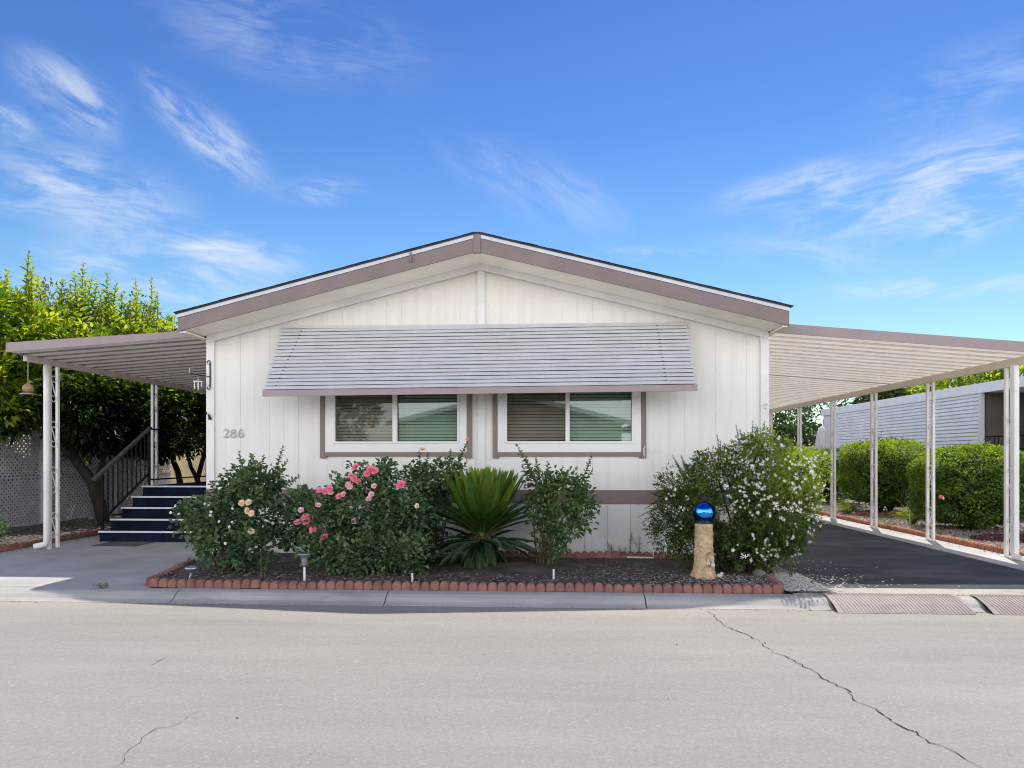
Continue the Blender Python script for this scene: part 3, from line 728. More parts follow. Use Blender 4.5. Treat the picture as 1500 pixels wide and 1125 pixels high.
# ------------------------------------------------------------------ fences
def lattice(mb, p0, p1, z0, z1, pitch=.105, w=.040, t=.008):
    """diagonal strips clipped to a vertical rectangle from p0 to p1"""
    p0 = np.array(p0, float); p1 = np.array(p1, float); L = np.linalg.norm(p1-p0); u = (p1-p0)/L; nrm = np.array([-u[1], u[0]]); H = z1-z0
    for sgn in (1, -1):
        s = -H if sgn > 0 else 0.
        end = L if sgn > 0 else L+H
        while s < end:
            a0, h0 = s, 0.; a1, h1 = s+sgn*H, H
            # clip in a
            def cl_(a, h, A, Hh, lim):
                k = (lim-a)/(A-a); return lim, h+(Hh-h)*k
            if sgn > 0:
                if a0 < 0: a0, h0 = cl_(s, 0, s+H, H, 0)
                if a1 > L: a1, h1 = cl_(s, 0, s+H, H, L)
            else:
                if a0 > L: a0, h0 = cl_(s, 0, s-H, H, L)
                if a1 < 0: a1, h1 = cl_(s, 0, s-H, H, 0)
            if h1-h0 > .02:
                off = nrm*(t*.55*sgn)
                P = p0+u*a0+off; Q = p0+u*a1+off
                mb.bar((P[0], P[1], z0+h0), (Q[0], Q[1], z0+h1), w, t, up=(nrm[0], nrm[1], 0))
            s += pitch
f = thing('lattice_fence', (-10.25, 15, 0), 'grey diagonal lattice fence running back beside the shade trees', 'fence')
y = 8.6
while y < 17.4:
    mb = MB(); lattice(mb, (-10.25, y+.04), (-10.25, y+2.36), .06, .96); lattice(mb, (-10.25, y+.04), (-10.25, y+2.36), 1.0, 1.86)
    mb.box(-10.275, -10.225, y+.04, y+2.36, .961, .999).box(-10.275, -10.225, y+.04, y+2.36, 1.861, 1.91).box(-10.275, -10.225, y+.04, y+2.36, .02, .059)
    mb.build('lattice_panel', LATT, f)
    MB().box(-10.3, -10.2, y-.04, y+.039, 0, 1.95).build('fence_post', LATT, f)
    y += 2.4
f = thing('back_lattice_fence', (-7.6, 21.8, 0), 'cream lattice fence behind the landing railing', 'fence')
mb = MB(); lattice(mb, (-15, 21.8), (-4.4, 21.8), .05, 1.7, .12, .05); mb.box(-15, -4.4, 21.77, 21.83, 1.701, 1.76).box(-15, -4.4, 21.77, 21.83, .0, .049); mb.build('lattice_panel', LATT2, f)
for x in (-8.8, -7.0, -5.4): MB().box(x-.05, x+.05, 21.84, 21.92, 0, 1.8).build('fence_post', LATT2, f)

# ------------------------------------------------------------------ edging blocks
def edging(mat, n=6, r=.05, h=.095):
    mb = MB()
    for i in range(n):
        x = (i-(n-1)/2)*r*2
        for (d, rr_) in ((.026, r*.985), (.036, r*.80)):
            poly = [(x-rr_, 0), (x+rr_, 0)]+[(x+rr_*cos(q), h-r+rr_*.95*sin(q)) for q in np.linspace(.05, pi-.05, 9)]
            mb.prism(poly, 'y', -d, d)
    mb.box(-n*r+.004, n*r-.004, -.022, .022, .0, h-.045)
    return mb
def place_edging(proto, pts_ang, labelf, group, mat):
    for i, (x, y, z, a) in enumerate(pts_ang):
        if proto[0] is None:
            me = edging(mat); o = me.build('edging_block', mat, smooth=False); proto[0] = o
            pass
        else:
            o = proto[0].copy(); col.objects.link(o)
        o.location = (x, y, z); o.rotation_euler = (random.gauss(0, .05), random.gauss(0, .011), a+random.gauss(0, .014)); o.location.z = z+random.gauss(0, .005)
        tag(o, labelf(i, len(pts_ang)), 'edging', group)
pr = [None]
place_edging(pr, [(-4.22+.3+.602*i, 7.095+random.gauss(0, .006), -.004+random.gauss(0, .002), 0) for i in range(11)],
             lambda i, n: 'red scalloped edging block in the row along the front of the flower bed', 'red edging blocks along the kerb', BRICK)
pts = []
for i in range(4):
    t = (i+.5)/4; x = -4.27+(-4.56+4.27)*t; yy = 7.3+(9.0-7.3)*t*.95; pts.append((x-.03, yy-.05, -.004, pi/2+.17))
place_edging(pr, pts[:3], lambda i, n: 'red scalloped edging block along the side of the flower bed by the concrete slab', 'red edging blocks beside the slab', BRICK)
place_edging(pr, [(2.40+.06*i+.03, 7.42+.6*i, .0, pi/2-.12) for i in range(1)], lambda i, n: 'red scalloped edging block turning the bed corner by the driveway', None, BRICK)
place_edging(pr, [(-.55+.604*i, 8.98+random.gauss(0, .008), .06, 0) for i in range(5)], lambda i, n: 'shaded red scalloped edging block against the white skirting of the home', 'red edging blocks along the skirting', BRICK)
place_edging(pr, [(-8.0-(.1 if i < 1 else 0), 8.55+.602*i, -.004, pi/2+(.05 if i < 2 else 0)) for i in range(9)], lambda i, n: 'red scalloped edging block between the slab and the tree bed', 'red edging blocks by the tree bed', BRICK)
po = [None]
place_edging(po, [(6.56, 8.5+.604*i, -.01, pi/2) for i in range(22)], lambda i, n: 'orange scalloped edging block along the sunlit driveway strip', 'orange edging blocks along the driveway', BRICKO)
place_edging(po, [(7.3+.604*i, 16.0, .02, .05) for i in range(3)], lambda i, n: 'orange scalloped edging block in the short row between the clipped hedges', 'orange edging blocks between the hedges', BRICKO)

scatter('blown_leaves', CHIP, [(6.42+random.gauss(0, .05), random.uniform(8.5, 20), .008) for _ in range(150)]+[(3.0+abs(random.gauss(0, .05)), random.uniform(9.3, 16), .003) for _ in range(80)]+[(-7.85+abs(random.gauss(0, .06)), random.uniform(7.3, 14), .003) for _ in range(160)]+[(random.uniform(-7.2, -4.8), 10.75-abs(random.gauss(0, .05)), .003) for _ in range(50)], .014, 'dry leaf crumbs blown to the edges of the paving', 'dry leaves', .4)
# ------------------------------------------------------------------ gutter ramps
def ramp_plate(x0, x1, label):
    t = thing('kerb_ramp', ((x0+x1)/2, 6.88, -.1), label, 'kerb ramp', 'metal kerb ramps before the driveway')
    pf = [(6.66, -.094), (6.78, -.034), (6.93, .014), (7.045, .018)]
    mb = MB(); mb.prism(pf+[(y, z-.007) for y, z in pf[::-1]], 'x', x0, x1); mb.build('plate', RAMPM, t)
    MB().prism([(6.69, -.099), (6.79, -.043), (6.93, .005), (7.03, .009), (7.0, .0005), (6.90, -.02), (6.84, -.06), (6.79, -.089)][::-1], 'x', x0+.012, x1-.012).build('gap_shade_fill', DARKGAP, t)  # dark wedge painting in the shade of the gap beneath the plate
    rb = MB(); n = int((x1-x0)/.034)
    for i in range(n):
        a = x0+.02+i*.034; b = a+.05
        if b > x1-.01: break
        q = [(a, 7.035, .019), (a+.015, 6.93, .0155), (a+.035, 6.78, -.0325), (b, 6.67, -.087)]
        for u_, v_ in zip(q[:-1], q[1:]): rb.bar(u_, v_, .011, .005)
    rb.build('tread_ribs', RAMPM, t)
    return t
ramp_plate(PX(1216, 6.85), PX(1412, 6.85), 'pinkish ribbed metal kerb ramp nearer the flower bed corner')
ramp_plate(PX(1438, 6.85), PX(1438, 6.85)+1.32, 'pinkish ribbed metal kerb ramp cut by the edge of the photo')

# ------------------------------------------------------------------ flowers
def bloom_mesh(r, seed, petals=((5, 1.0, .25), (5, .78, .7), (4, .5, 1.1), (3, .28, 1.35))):
    rr = random.Random(seed); mb = MB()
    for (n, s, el) in petals:
        ph = rr.uniform(0, 6)
        for k in range(n):
            a = ph+2*pi*k/n+rr.uniform(-.15, .15); e = el+rr.uniform(-.15, .15); L = r*s; w = L*.62
            d = Vector((cos(a)*cos(e), sin(a)*cos(e), sin(e))); t = Vector((-sin(a), cos(a), 0)); u = t.cross(d)*-1
            P = [d*L*.05, d*L*.55-t*w+u*L*.1, d*L-t*w*.6-u*L*.06, d*L*1.05-u*L*.12, d*L+t*w*.6-u*L*.06, d*L*.55+t*w+u*L*.1]
            mb.add(P, [(0, 1, 2, 3), (0, 3, 4, 5)])
    return mb
BM = {}
def bloom(parent, p, r, mat, face=(0, -1, .5), key=None):
    k = (round(r, 3), mat.name, random.randrange(3))
    if k not in BM:
        mb = bloom_mesh(r, hash(k) % 1000); me = bpy.data.meshes.new('bloom'); me.from_pydata(mb.v, [], mb.f); me.materials.append(mat); me.update()
        BM[k] = me
    o = bpy.data.objects.new('bloom', BM[k]); col.objects.link(o); o.parent = parent
    o.location = Vector(p)-Vector(origin_of(parent)); f = Vector(face)+Vector((random.uniform(-.5, .5), 0, random.uniform(-.3, .5)))
    o.rotation_euler = f.to_track_quat('Z', 'Y').to_euler(); return o
def canes(mb, base, tips, r=.011, spread=.1):
    for t in tips:
        b = np.array(base)+np.array([random.uniform(-1, 1)*spread, random.uniform(-1, 1)*spread*.6, 0]); t = np.array(t, float)
        m = (b+t)/2+np.array([random.uniform(-.08, .08), random.uniform(-.05, .05), -.02])+(t-b)*np.array([-.12, -.12, .06])
        mb.tube([b, b+(m-b)*.5, m, m+(t-m)*.55, t], [r*1.3, r*1.1, r*.9, r*.65, r*.35], 6)
def V3(px, py, Y): return np.array([PX(px, Y), Y, PZ(px, py, Y)])
def rose(name, base, blobs, ncl, per, shoots, label, leafmat, cat='bush', L=.060, W=.044, cr=.1, group=None, baseT=.56):
    t = thing(name, (base[0], base[1], .03), label, cat, group)
    lv = Leaves(); sb = MB()
    bl = [(V3(px, py, Y), (rx, ry, rz_), rx*rz_) for (px, py, Y, rx, ry, rz_) in blobs]
    clumps(lv, bl, ncl, per, cr, L, W, base=baseT, up=.1, shell=(.25, 1.05))
    tips = [c+rdir(1)[0]*np.array(R)*.8 for c, R, _ in bl for _k in range(5)]
    canes(sb, (base[0], base[1], .0), tips)
    for (p0, p1, Y) in shoots:
        a = V3(*p0, Y); b_ = V3(*p1, Y); ln = np.linalg.norm(b_-a)
        shoot(lv, a, b_, max(6, int(ln/.018)), L*1.0, W, base=baseT+.08, stems=sb, ang=.95, start=.05, r=.004)
    lv.build('foliage', leafmat, t, clipz=.05); sb.build('canes', STEM, t, smooth=True)
    return t
def around(x, y, n, sx, sy): return [(x+random.gauss(0, sx), y+random.gauss(0, sy)) for _ in range(n)]

Y1 = 7.95
r1 = rose('rose_bush', (PX(335, 7.95), 7.95), [(345, 758, Y1, .50, .34, .30), (298, 765, 7.8, .30, .26, .30), (375, 705, 8.15, .30, .25, .26), (415, 768, 8.1, .30, .25, .25), (350, 722, 8.0, .36, .28, .22), (318, 800, 7.75, .28, .2, .2), (365, 805, 7.75, .3, .2, .2)],
          300, 18, [((358, 700), (350, 662), 8.1), ((366, 705), (372, 668), 8.2), ((395, 705), (414, 655), 8.2), ((405, 715), (438, 697), 8.2), ((400, 705), (420, 675), 8.1), ((345, 705), (330, 688), 8.), ((318, 725), (308, 706), 8.), ((330, 715), (322, 695), 8.), ((420, 740), (438, 712), 8.2), ((280, 745), (262, 742), 7.8), ((285, 765), (258, 768), 7.8), ((380, 690), (386, 668), 8.2)],
          'large dark green rose bush with a few peach blooms at the navy steps', L_ROSE)
for p in ((354, 737), (364, 736), (362, 748), (368, 752), (368, 779)): bloom(r1, V3(*p, 7.62), .038, PEACH)
for p in ((250, 751), (262, 753), (308, 755), (309, 750), (321, 764), (330, 796), (336, 772), (340, 765), (376, 801), (257, 741), (300, 738)): bloom(r1, V3(*p, 7.6), .016, DIRTY)
Y2 = 7.95
r2 = rose('pink_rose_bush', (PX(540, 7.95), 7.95), [(530, 745, Y2, .50, .36, .36), (470, 770, 7.85, .30, .28, .28), (590, 755, 8.0, .36, .32, .36), (520, 812, 7.72, .44, .24, .20), (590, 812, 7.75, .34, .24, .22), (550, 700, 8.1, .26, .24, .16), (445, 742, 8.15, .24, .24, .2), (470, 808, 7.75, .22, .2, .18)],
          430, 18, [((525, 710), (515, 682), 8.1), ((550, 700), (556, 672), 8.1), ((565, 705), (572, 676), 8.1), ((580, 705), (590, 690), 8.1), ((600, 720), (618, 697), 8.1), ((505, 715), (492, 700), 8.1), ((440, 735), (432, 722), 8.1)],
          'big rose bush covered with bright pink blooms, middle of the bed', L_ROSE, baseT=.58)
for p in ((468, 718), (476, 720), (482, 716), (497, 727), (543, 687), (538, 694), (519, 701), (524, 705), (548, 689), (521, 684), (514, 697), (588, 709), (445, 760), (436, 765), (449, 764), (475, 787), (459, 776), (586, 711), (448, 758)): bloom(r2, V3(*p, 7.62), random.choice((.042, .048, .036)), PINK)
for p in ((544, 724), (540, 731), (503, 724), (484, 722), (548, 712), (512, 713), (441, 747), (519, 763), (466, 740), (510, 710)): bloom(r2, V3(*p, 7.63), .035, PALEPINK)
bloom(r2, V3(611, 741, 7.65), .03, PEACH)
r3 = rose('tall_rose_bush', (PX(632, 8.6), 8.6), [(632, 710, 8.6, .30, .22, .26), (655, 695, 8.65, .22, .2, .16), (622, 740, 8.55, .3, .22, .3), (605, 700, 8.65, .2, .18, .12), (630, 790, 8.6, .26, .2, .24), (600, 770, 8.6, .3, .2, .3)],
          170, 15, [((618, 700), (614, 662), 8.6), ((622, 700), (627, 664), 8.6), ((630, 700), (640, 672), 8.6), ((655, 690), (660, 660), 8.65), ((662, 690), (684, 648), 8.65), ((668, 690), (676, 664), 8.65), ((670, 695), (684, 676), 8.6), ((612, 700), (600, 682), 8.6)],
          'tall thin rose bush between the pink blooms and the sago palm', L_ROSE)
bloom(r3, V3(619, 658, 8.55), .036, PEACH); bloom(r3, V3(684, 643, 8.6), .026, PALEPINK)
r4 = rose('climbing_rose_bush', (PX(800, 8.35), 8.35), [(820, 722, 8.4, .36, .26, .22), (800, 710, 8.35, .26, .22, .2), (828, 765, 8.3, .28, .22, .24), (808, 790, 8.25, .18, .18, .2), (850, 735, 8.4, .18, .18, .22), (790, 745, 8.35, .18, .2, .2)],
          150, 15, [((785, 705), (757, 652), 8.35), ((780, 700), (770, 670), 8.35), ((790, 700), (785, 672), 8.4), ((800, 705), (803, 678), 8.4), ((845, 720), (866, 670), 8.4), ((850, 725), (868, 688), 8.4), ((820, 705), (824, 684), 8.4), ((855, 750), (872, 742), 8.35), ((850, 770), (872, 752), 8.35), ((775, 705), (765, 682), 8.3)],
          'open green rose bush without blooms, right of the sago palm', L_ROSE2, baseT=.55)
lv = Leaves()
# low spiky fillers at the front of the beds
def tuft(name, x, y, z, n, h, L, W, label, mat=L_GRASS, cat='plant', spread=.5, group=None, base=.5):
    t = thing(name, (x, y, z), label, cat, group); lv = Leaves(); V = []
    for i in range(n):
        a = random.uniform(0, 2*pi); e = random.uniform(.2, 1.)*spread; p = np.array([x+cos(a)*.03*random.random(), y+sin(a)*.03, z]); seg = 4; hh = h*random.uniform(.6, 1.1); el = 1.5-e*.5
        for k in range(seg):
            d = np.array([cos(a)*cos(el), sin(a)*cos(el), sin(el)]); lv.add([p], [d], [[-d[0]*d[2]+.01, -d[1]*d[2], 1-d[2]**2+.05]], hh/seg*1.12, W*(1-k*.2), base+random.gauss(0, .15))
            p = p+d*hh/seg; el -= e*.55
    lv.build('blades', mat, t, fold=.1); return t
def weed(x, y, z, h, label, n=3, group=None):
    t = thing('weed', (x, y, z), label, 'weed', group); lv = Leaves(); sb = MB()
    for i in range(n):
        shoot(lv, (x+random.gauss(0, .02), y, z), (x+random.gauss(0, .05), y+random.gauss(0, .03), z+h*random.uniform(.7, 1.1)), 16, .045, .006, stems=sb, ang=.8, start=.1, r=.0025)
    lv.build('leaves', L_GRASS, t); sb.build('stalk', STEM, t)
for px, py, h, lab in ((385, 852, .42, 'feathery green weed rising before the peach rose bush'), (478, 848, .30, 'thin weed stalks beside the cone path light'), (560, 850, .2, 'short weed at the foot of the pink rose bush'), (326, 846, .35, 'single pale stalk under the peach rose bush')):
    x, y = GP(px, py); weed(x, y, .04, h, lab)
for px, h, lab in ((898, .16, 'small weed at the skirting, nearest the climbing rose'), (912, .12, 'tiny weed at the white skirting between two taller ones'), (923, .3, 'tall feathery weed before the white skirting'), (938, .28, 'dark weed beside the white pipe at the skirting')):
    weed(PX(px, 9.08), 9.08, .1, h, lab, 2)
x, y = GP(150, 862); weed(x, y, 0, .05, 'tiny weed growing from the slab joint', 3)
x, y = GP(1160, 848); weed(x, y, .02, .32, 'wispy green weed between the jasmine and the driveway', 5)
# irrigation pipe
tag(MB().tube([(1.05, 8.9, .09), (1.38, 8.88, .09), (1.38, 8.9, .2)], .011, 6).build('irrigation_pipe', WTRIM), 'thin white irrigation pipe lying on soil near the skirting', 'pipe')

# sago palm
SP = (PX(707, 8.3), 8.3)
sg = thing('sago_palm', (SP[0], SP[1], .05), 'sago palm with dark fronds and bright green new ones in its heart', 'palm')
tk = MB().lathe([(.13, 0), (.16, .06), (.17, .18), (.15, .30), (.10, .38), (.02, .42)], (SP[0], SP[1], .03), 18, jit=lambda a, z: .08*sin(9*a+z*40)+.05*sin(17*a)); tk.build('trunk', BARK, sg, smooth=True)
def frond(lv, sb, base, az, el, L, curve, tint, wl=.14, n=54, vee=.6, fwd=.55, W=.0105):
    p = np.array(base, float); pts = [p.copy()]; dirs = []; seg = 14; e = el
    for i in range(seg):
        d = np.array([cos(az)*cos(e), sin(az)*cos(e), sin(e)]); dirs.append(d); p = p+d*L/seg; pts.append(p.copy()); e += curve/seg
    sb.tube(pts[::2], [.009, .008, .007, .006, .005, .004, .003, .002][:len(pts[::2])], 5)
    for i in range(n):
        t = .14+.86*i/(n-1); k = min(seg-1, int(t*seg)); fr = t*seg-k; P = pts[k]+(pts[k+1]-pts[k])*min(fr, 1); d = dirs[k]
        side = unit(np.cross(d, [0, 0, 1.])[None])[0] if abs(d[2]) < .97 else np.array([-sin(az), cos(az), 0]); upn = np.cross(side, d)
        ll = wl*(1.15-.75*abs(t-.42)**1.2*1.7)*random.uniform(.92, 1.08)
        for s in (-1, 1):
            dd = side*s*.78+upn*vee*.5+d*(fwd+.6*t)
            lv.add([P], [dd], [upn+side*s*-.4], max(.03, ll), W, tint+random.gauss(0, .05))
lv = Leaves(); sb = MB(); cb = (SP[0], SP[1], .40)
for i in range(76):     # upright crown
    az = i*2.4+random.uniform(-.2, .2); ring = (i+.5)/76
    el = 1.50-.56*ring**.75+random.uniform(-.04, .04)
    frond(lv, sb, (cb[0]+.05*cos(az)*ring, cb[1]+.05*sin(az)*ring, cb[2]), az, el, random.uniform(.74, .84)+.10*ring, -.05*ring+.10, .80-.22*ring+random.gauss(0, .06), wl=.125, n=48, fwd=.85)
for i in range(42):     # spreading middle ring
    az = i*2.4+.5; frond(lv, sb, cb, az, random.uniform(.45, .85), random.uniform(.7, .85), -.35, .34+random.uniform(-.08, .12), wl=.12, n=40, fwd=.8, W=.009)
for i in range(40):     # older drooping fronds
    az = i*2.4+1.1; el = random.uniform(.0, .45); frond(lv, sb, (cb[0], cb[1], cb[2]-.05), az, el, random.uniform(.55, .85), random.uniform(-.9, -.4), .0+random.uniform(0, .12), wl=.12, n=34, vee=.35, W=.007)
for i in range(9):     # new pale fronds
    az = -pi/2+(i-4)*.30; frond(lv, sb, (SP[0], SP[1]-.10, .42), az, 1.26-.05*abs(i-4), random.uniform(.46, .60), .10, .98, wl=.075, fwd=1.1)
for i in range(46):
    az = random.uniform(0, 6.28); frond(lv, sb, (SP[0], SP[1], .34), az, -.3, random.uniform(.35, .55), -1.1, .3, n=26, wl=.06)
th = Leaves()
m = 420; az = rng.uniform(0, 2*pi, m); zz_ = rng.uniform(.12, .46, m)
th.add(np.stack([SP[0]+.15*np.cos(az), SP[1]+.15*np.sin(az), zz_], 1), np.stack([np.cos(az)*.45, np.sin(az)*.45, -np.ones(m)], 1), np.stack([np.cos(az), np.sin(az), .4*np.ones(m)], 1), .16, .012, .5+rng.normal(size=m)*.25)
th.build('dead_fronds', LEAF('dead frond', (.05, .04, .02), (.12, .11, .05), (.22, .20, .10), .8, .1, .1), sg, clipz=.05)
lv.build('fronds', L_SAGO, sg, clipz=.06, fold=.08); sb.build('rachis', M('frond stem', (.12, .13, .03), .6), sg)

# jasmine
YJ = 8.1
jb = thing('jasmine_bush', (PX(1085, YJ), YJ, .03), 'rounded jasmine bush full of white star flowers at the driveway corner', 'bush')
JB = [((1065, 745), 8.12, .62, .42, .50), ((1135, 735), 7.98, .50, .42, .55), ((1010, 745), 8.25, .40, .36, .36), ((1118, 685), 8.1, .44, .42, .38), ((1055, 690), 8.35, .40, .36, .26), ((1160, 700), 7.9, .34, .38, .34), ((1090, 800), 8.05, .50, .36, .28), ((1030, 800), 8.15, .38, .32, .28), ((1180, 690), 7.95, .26, .34, .22), ((1128, 800), 7.98, .32, .32, .28), ((990, 715), 8.35, .24, .3, .2), ((985, 770), 8.3, .28, .3, .3), ((1150, 770), 7.98, .30, .34, .34), ((1120, 655), 8.1, .26, .3, .18)]
bl = [(V3(p[0], p[1], Y), (rx, ry, rz_), rx*rz_) for p, Y, rx, ry, rz_ in JB]
lv = Leaves(); sb = MB()
clumps(lv, bl, 1700, 20, .075, .038, .017, base=.42, up=.1, shell=(.5, 1.04), shade=lambda c: .45*min(1, max(0, (c[0]-2.1)/.5))*min(1, max(0, (c[2]-.55)/.5)))  # tint raised towards upper right, painting sunlight into the leaves
for c, R, _ in bl:
    for _k in range(7):
        d = rdir(1)[0]; d[2] = abs(d[2])*.8+.1; a = c+d*np.array(R)*.8; b_ = c+d*np.array(R)*random.uniform(1.08, 1.3); shoot(lv, a, b_, 16, .034, .016, base=.5, stems=sb, r=.002)
for a, b_ in (((1105, 665), (1103, 616)), ((1112, 660), (1120, 618)), ((1088, 665), (1078, 622)), ((1052, 680), (1050, 636)), ((1055, 690), (1038, 658)), ((1000, 700), (985, 668)), ((1010, 695), (998, 668)), ((1095, 660), (1090, 634)), ((975, 730), (945, 745)), ((975, 740), (936, 757)), ((985, 770), (940, 776)), ((1175, 680), (1195, 660)), ((1140, 660), (1135, 632)), ((1028, 690), (1020, 668))):
    shoot(lv, V3(*a, 8.4), V3(*b_, 8.4), 34, .034, .017, base=.48, stems=sb, r=.003, ang=.9, start=.02); shoot(lv, V3(a[0]+4, a[1], 8.42), V3(b_[0]+5, b_[1]+9, 8.42), 26, .034, .017, base=.48, stems=sb, r=.003, ang=.9, start=.02)
canes(sb, (PX(1085, YJ), YJ, .0), [c+rdir(1)[0]*np.array(R)*.6 for c, R, _ in bl for _k in range(4)], r=.013, spread=.2)
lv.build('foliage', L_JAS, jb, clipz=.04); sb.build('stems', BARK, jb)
def star(r):
    mb = MB()
    for k in range(5):
        a = 2*pi*k/5; d = Vector((cos(a), sin(a), .25)); t = Vector((-sin(a), cos(a), 0))
        mb.add([d*r*.05, d*r*.5-t*r*.2, d*r, d*r*.5+t*r*.2], [(0, 3, 2, 1)])
    mb.tube([(0, 0, -r*.8), (0, 0, 0)], r*.07, 5)
    return mb
JW = M('jasmine petal', (.86, .85, .80), .5, var=.04)
sm = star(.020); sme = bpy.data.meshes.new('star_bloom'); sme.from_pydata(sm.v, [], sm.f); sme.materials.append(JW); sme.update()
rest = MB(); cnt = 0
def surf():
    c, R, _ = bl[rng.choice(len(bl), p=np.array([b[2] for b in bl])/sum(b[2] for b in bl))]
    d = rdir(1)[0]; d[1] = -abs(d[1])*1.2 if random.random() < .85 else d[1]; d = unit(d[None])[0]
    return c+d*np.array(R)*random.uniform(.97, 1.08), d
def inside(p):
    return any((((p-c)/np.array(R))**2).sum() < .8 for c, R, _ in bl)
cl_c = []
while len(cl_c) < 150:
    p, d = surf()
    if not inside(p) and p[2] > .25 and random.random() < .15+.3*(p[2] > .7)+.6*(p[0] > 2.1): cl_c.append((p, d))
for (p0, d0) in cl_c:
    for q in range(random.choice((1, 1, 2, 3, 5))):
        p = p0+rng.normal(size=3)*np.array([.035, .02, .035]); d = unit((d0+rdir(1)[0]*.6+np.array([0, -.3, .1]))[None])[0]
        qv = Vector(d).to_track_quat('Z', 'Y')
        if cnt < 100 and q == 0:
            o = bpy.data.objects.new('bloom', sme); col.objects.link(o); o.parent = jb; o.location = Vector(p)-Vector(origin_of(jb)); o.rotation_euler = qv.to_euler(); s = random.uniform(.9, 1.5); o.scale = (s, s, s); cnt += 1
        else:
            s = random.uniform(.7, 1.2); rest.add([qv @ (Vector(v)*s)+Vector(p) for v in sm.v], sm.f)
o = rest.build('small_blooms', JW, jb); o['kind'] = 'stuff'

# gazing ball on its stump
gx, gy = GP(1031, 851); gz = .05
stp = thing('stump_pedestal', (gx, gy, gz), 'tan tree-stump garden pedestal with a knot hole before the jasmine', 'pedestal')
prof = []; H = .60
N = 46
mb = MB(); n = 56; V = []; F = []
for i in range(N+1):
    z = H*i/N; r0 = .092+.012*(1-z/H)+.045*math.exp(-z/.06)+.006*math.exp(-(H-z)/.03)
    for k in range(n):
        a = 2*pi*k/n
        j = .007*sin(13*a+3*sin(z*22))*(.6+.4*sin(z*31+a*2))+.004*sin(29*a+z*17)+.005*sin(z*75+5*sin(a*5))+(.022*max(0, sin(5*a+.6))*math.exp(-z/.05))
        # knot hole, facing the road
        da = ((a+pi/2-.42+pi) % (2*pi))-pi; q = math.hypot(da*.1/.052, (z-.235)/.055)
        hole = -.055*max(0, 1-q**4) if q < 1 else (.016*max(0, 1-abs(q-1.15)/.3) if q < 1.45 else 0)
        r = r0+j+hole; V.append((gx+r*cos(a), gy+r*sin(a), gz-.01+z))
for i in range(N):
    for k in range(n):
        a = i*n+k; b_ = i*n+(k+1) % n; F.append((a, b_, b_+n, a+n))
F.append(tuple(range(N*n, N*n+n)))
mb.add(V, F); mb.build('stump', STUMP, stp, smooth=True)
def critter(dx, dz, s):
    f = MB(); c = np.array([gx+dx, gy-.115, gz+dz])
    f.ball(c, s, 8, (1, .9, 1.05)); f.ball(c+np.array([0, -.008, s*1.2]), s*.72, 8)
    f.ball(c+np.array([-s*.45, 0, s*2.0]), s*.28, 6, (.8, .6, 1.5)); f.ball(c+np.array([s*.45, 0, s*2.0]), s*.28, 6, (.8, .6, 1.5))
    f.ball(c+np.array([-s*.6, -s*.6, -s*.7]), s*.35, 6); f.ball(c+np.array([s*.6, -s*.6, -s*.7]), s*.35, 6)
    fo = f.build('figurine', FIG, stp, smooth=True)
    e = MB()
    for q in (-1, 1): e.ball(c+np.array([q*s*.28, -s*.75-.006, s*1.35]), s*.12, 5)
    e.ball(c+np.array([0, -s*.8-.006, s*1.12]), s*.1, 5); e.build('face', BLACKP, fo)
critter(.022, .165, .021); critter(.072, .150, .022)
tag(MB().ball((gx, gy, gz+H-.012+.128), .128, 26).build('gazing_ball', BALL, smooth=True), 'shiny blue mirrored gazing ball resting on the tan stump pedestal', 'gazing ball')
tag(MB().ball((gx+.16, gy-.05, gz+.018), .03, 8, (1.2, .8, .8)).ball((gx+.185, gy-.055, gz+.045), .018, 7).build('garden_figurine', FIG, smooth=True), 'tiny white garden figurine on the soil beside the stump pedestal', 'figurine')
tag(MB().ball((gx+.62, gy+.02, gz+.03), .07, 9, (1.1, .8, .7)).build('garden_stone', M('grey stone', (.2, .22, .2), .9, var=.3, bump=1.), smooth=True), 'rounded grey stone under the jasmine beside pale gravel', 'stone')

# path lights
def path_cone(px, py):
    x, y = GP(px, py, .05); t = thing('path_light', (x, y, .04), 'flared pewter cone path light on a white stake', 'path light')
    MB().lathe([(.012, .0), (.012, .17), (.014, .18)], (x, y, .04), 10).build('stake', WTRIM, t)
    MB().lathe([(.022, .17), (.03, .19), (.036, .25), (.048, .285), (.072, .305), (.074, .310), (.02, .312)], (x, y, .04), 20).build('shade', STEEL, t, smooth=True)
path_cone(446, 852)
def path_mush(px, py):
    x, y = GP(px, py, .05); t = thing('path_light', (x, y, .04), 'low grey mushroom path light leaning at the corner of the bed', 'path light')
    MB().tube([(x-.03, y, .03), (x+.0, y, .12)], .014, 8).build('stake', STEEL, t)
    MB().lathe([(.03, .09), (.035, .12), (.075, .135), (.07, .15), (.03, .165), (.005, .168)], (x, y, .03), 18).build('cap', STEEL, t, smooth=True)
path_mush(281, 848)
def stake(px, py, h, lab):
    x, y = GP(px, py, .05); t = thing('stake_light', (x, y, .04), lab, 'path light')
    MB().lathe([(.011, 0), (.011, h)], (x, y, .03), 8).build('stake', WTRIM, t); MB().lathe([(.022, 0), (.028, .012), (.02, .02), (.004, .022)], (x, y, .03+h), 12).build('cap', BLACKP, t, smooth=True)
stake(604, 851, .11, 'short white stake light under the pink rose bush'); stake(811, 849, .14, 'short white stake light before the climbing rose bush')

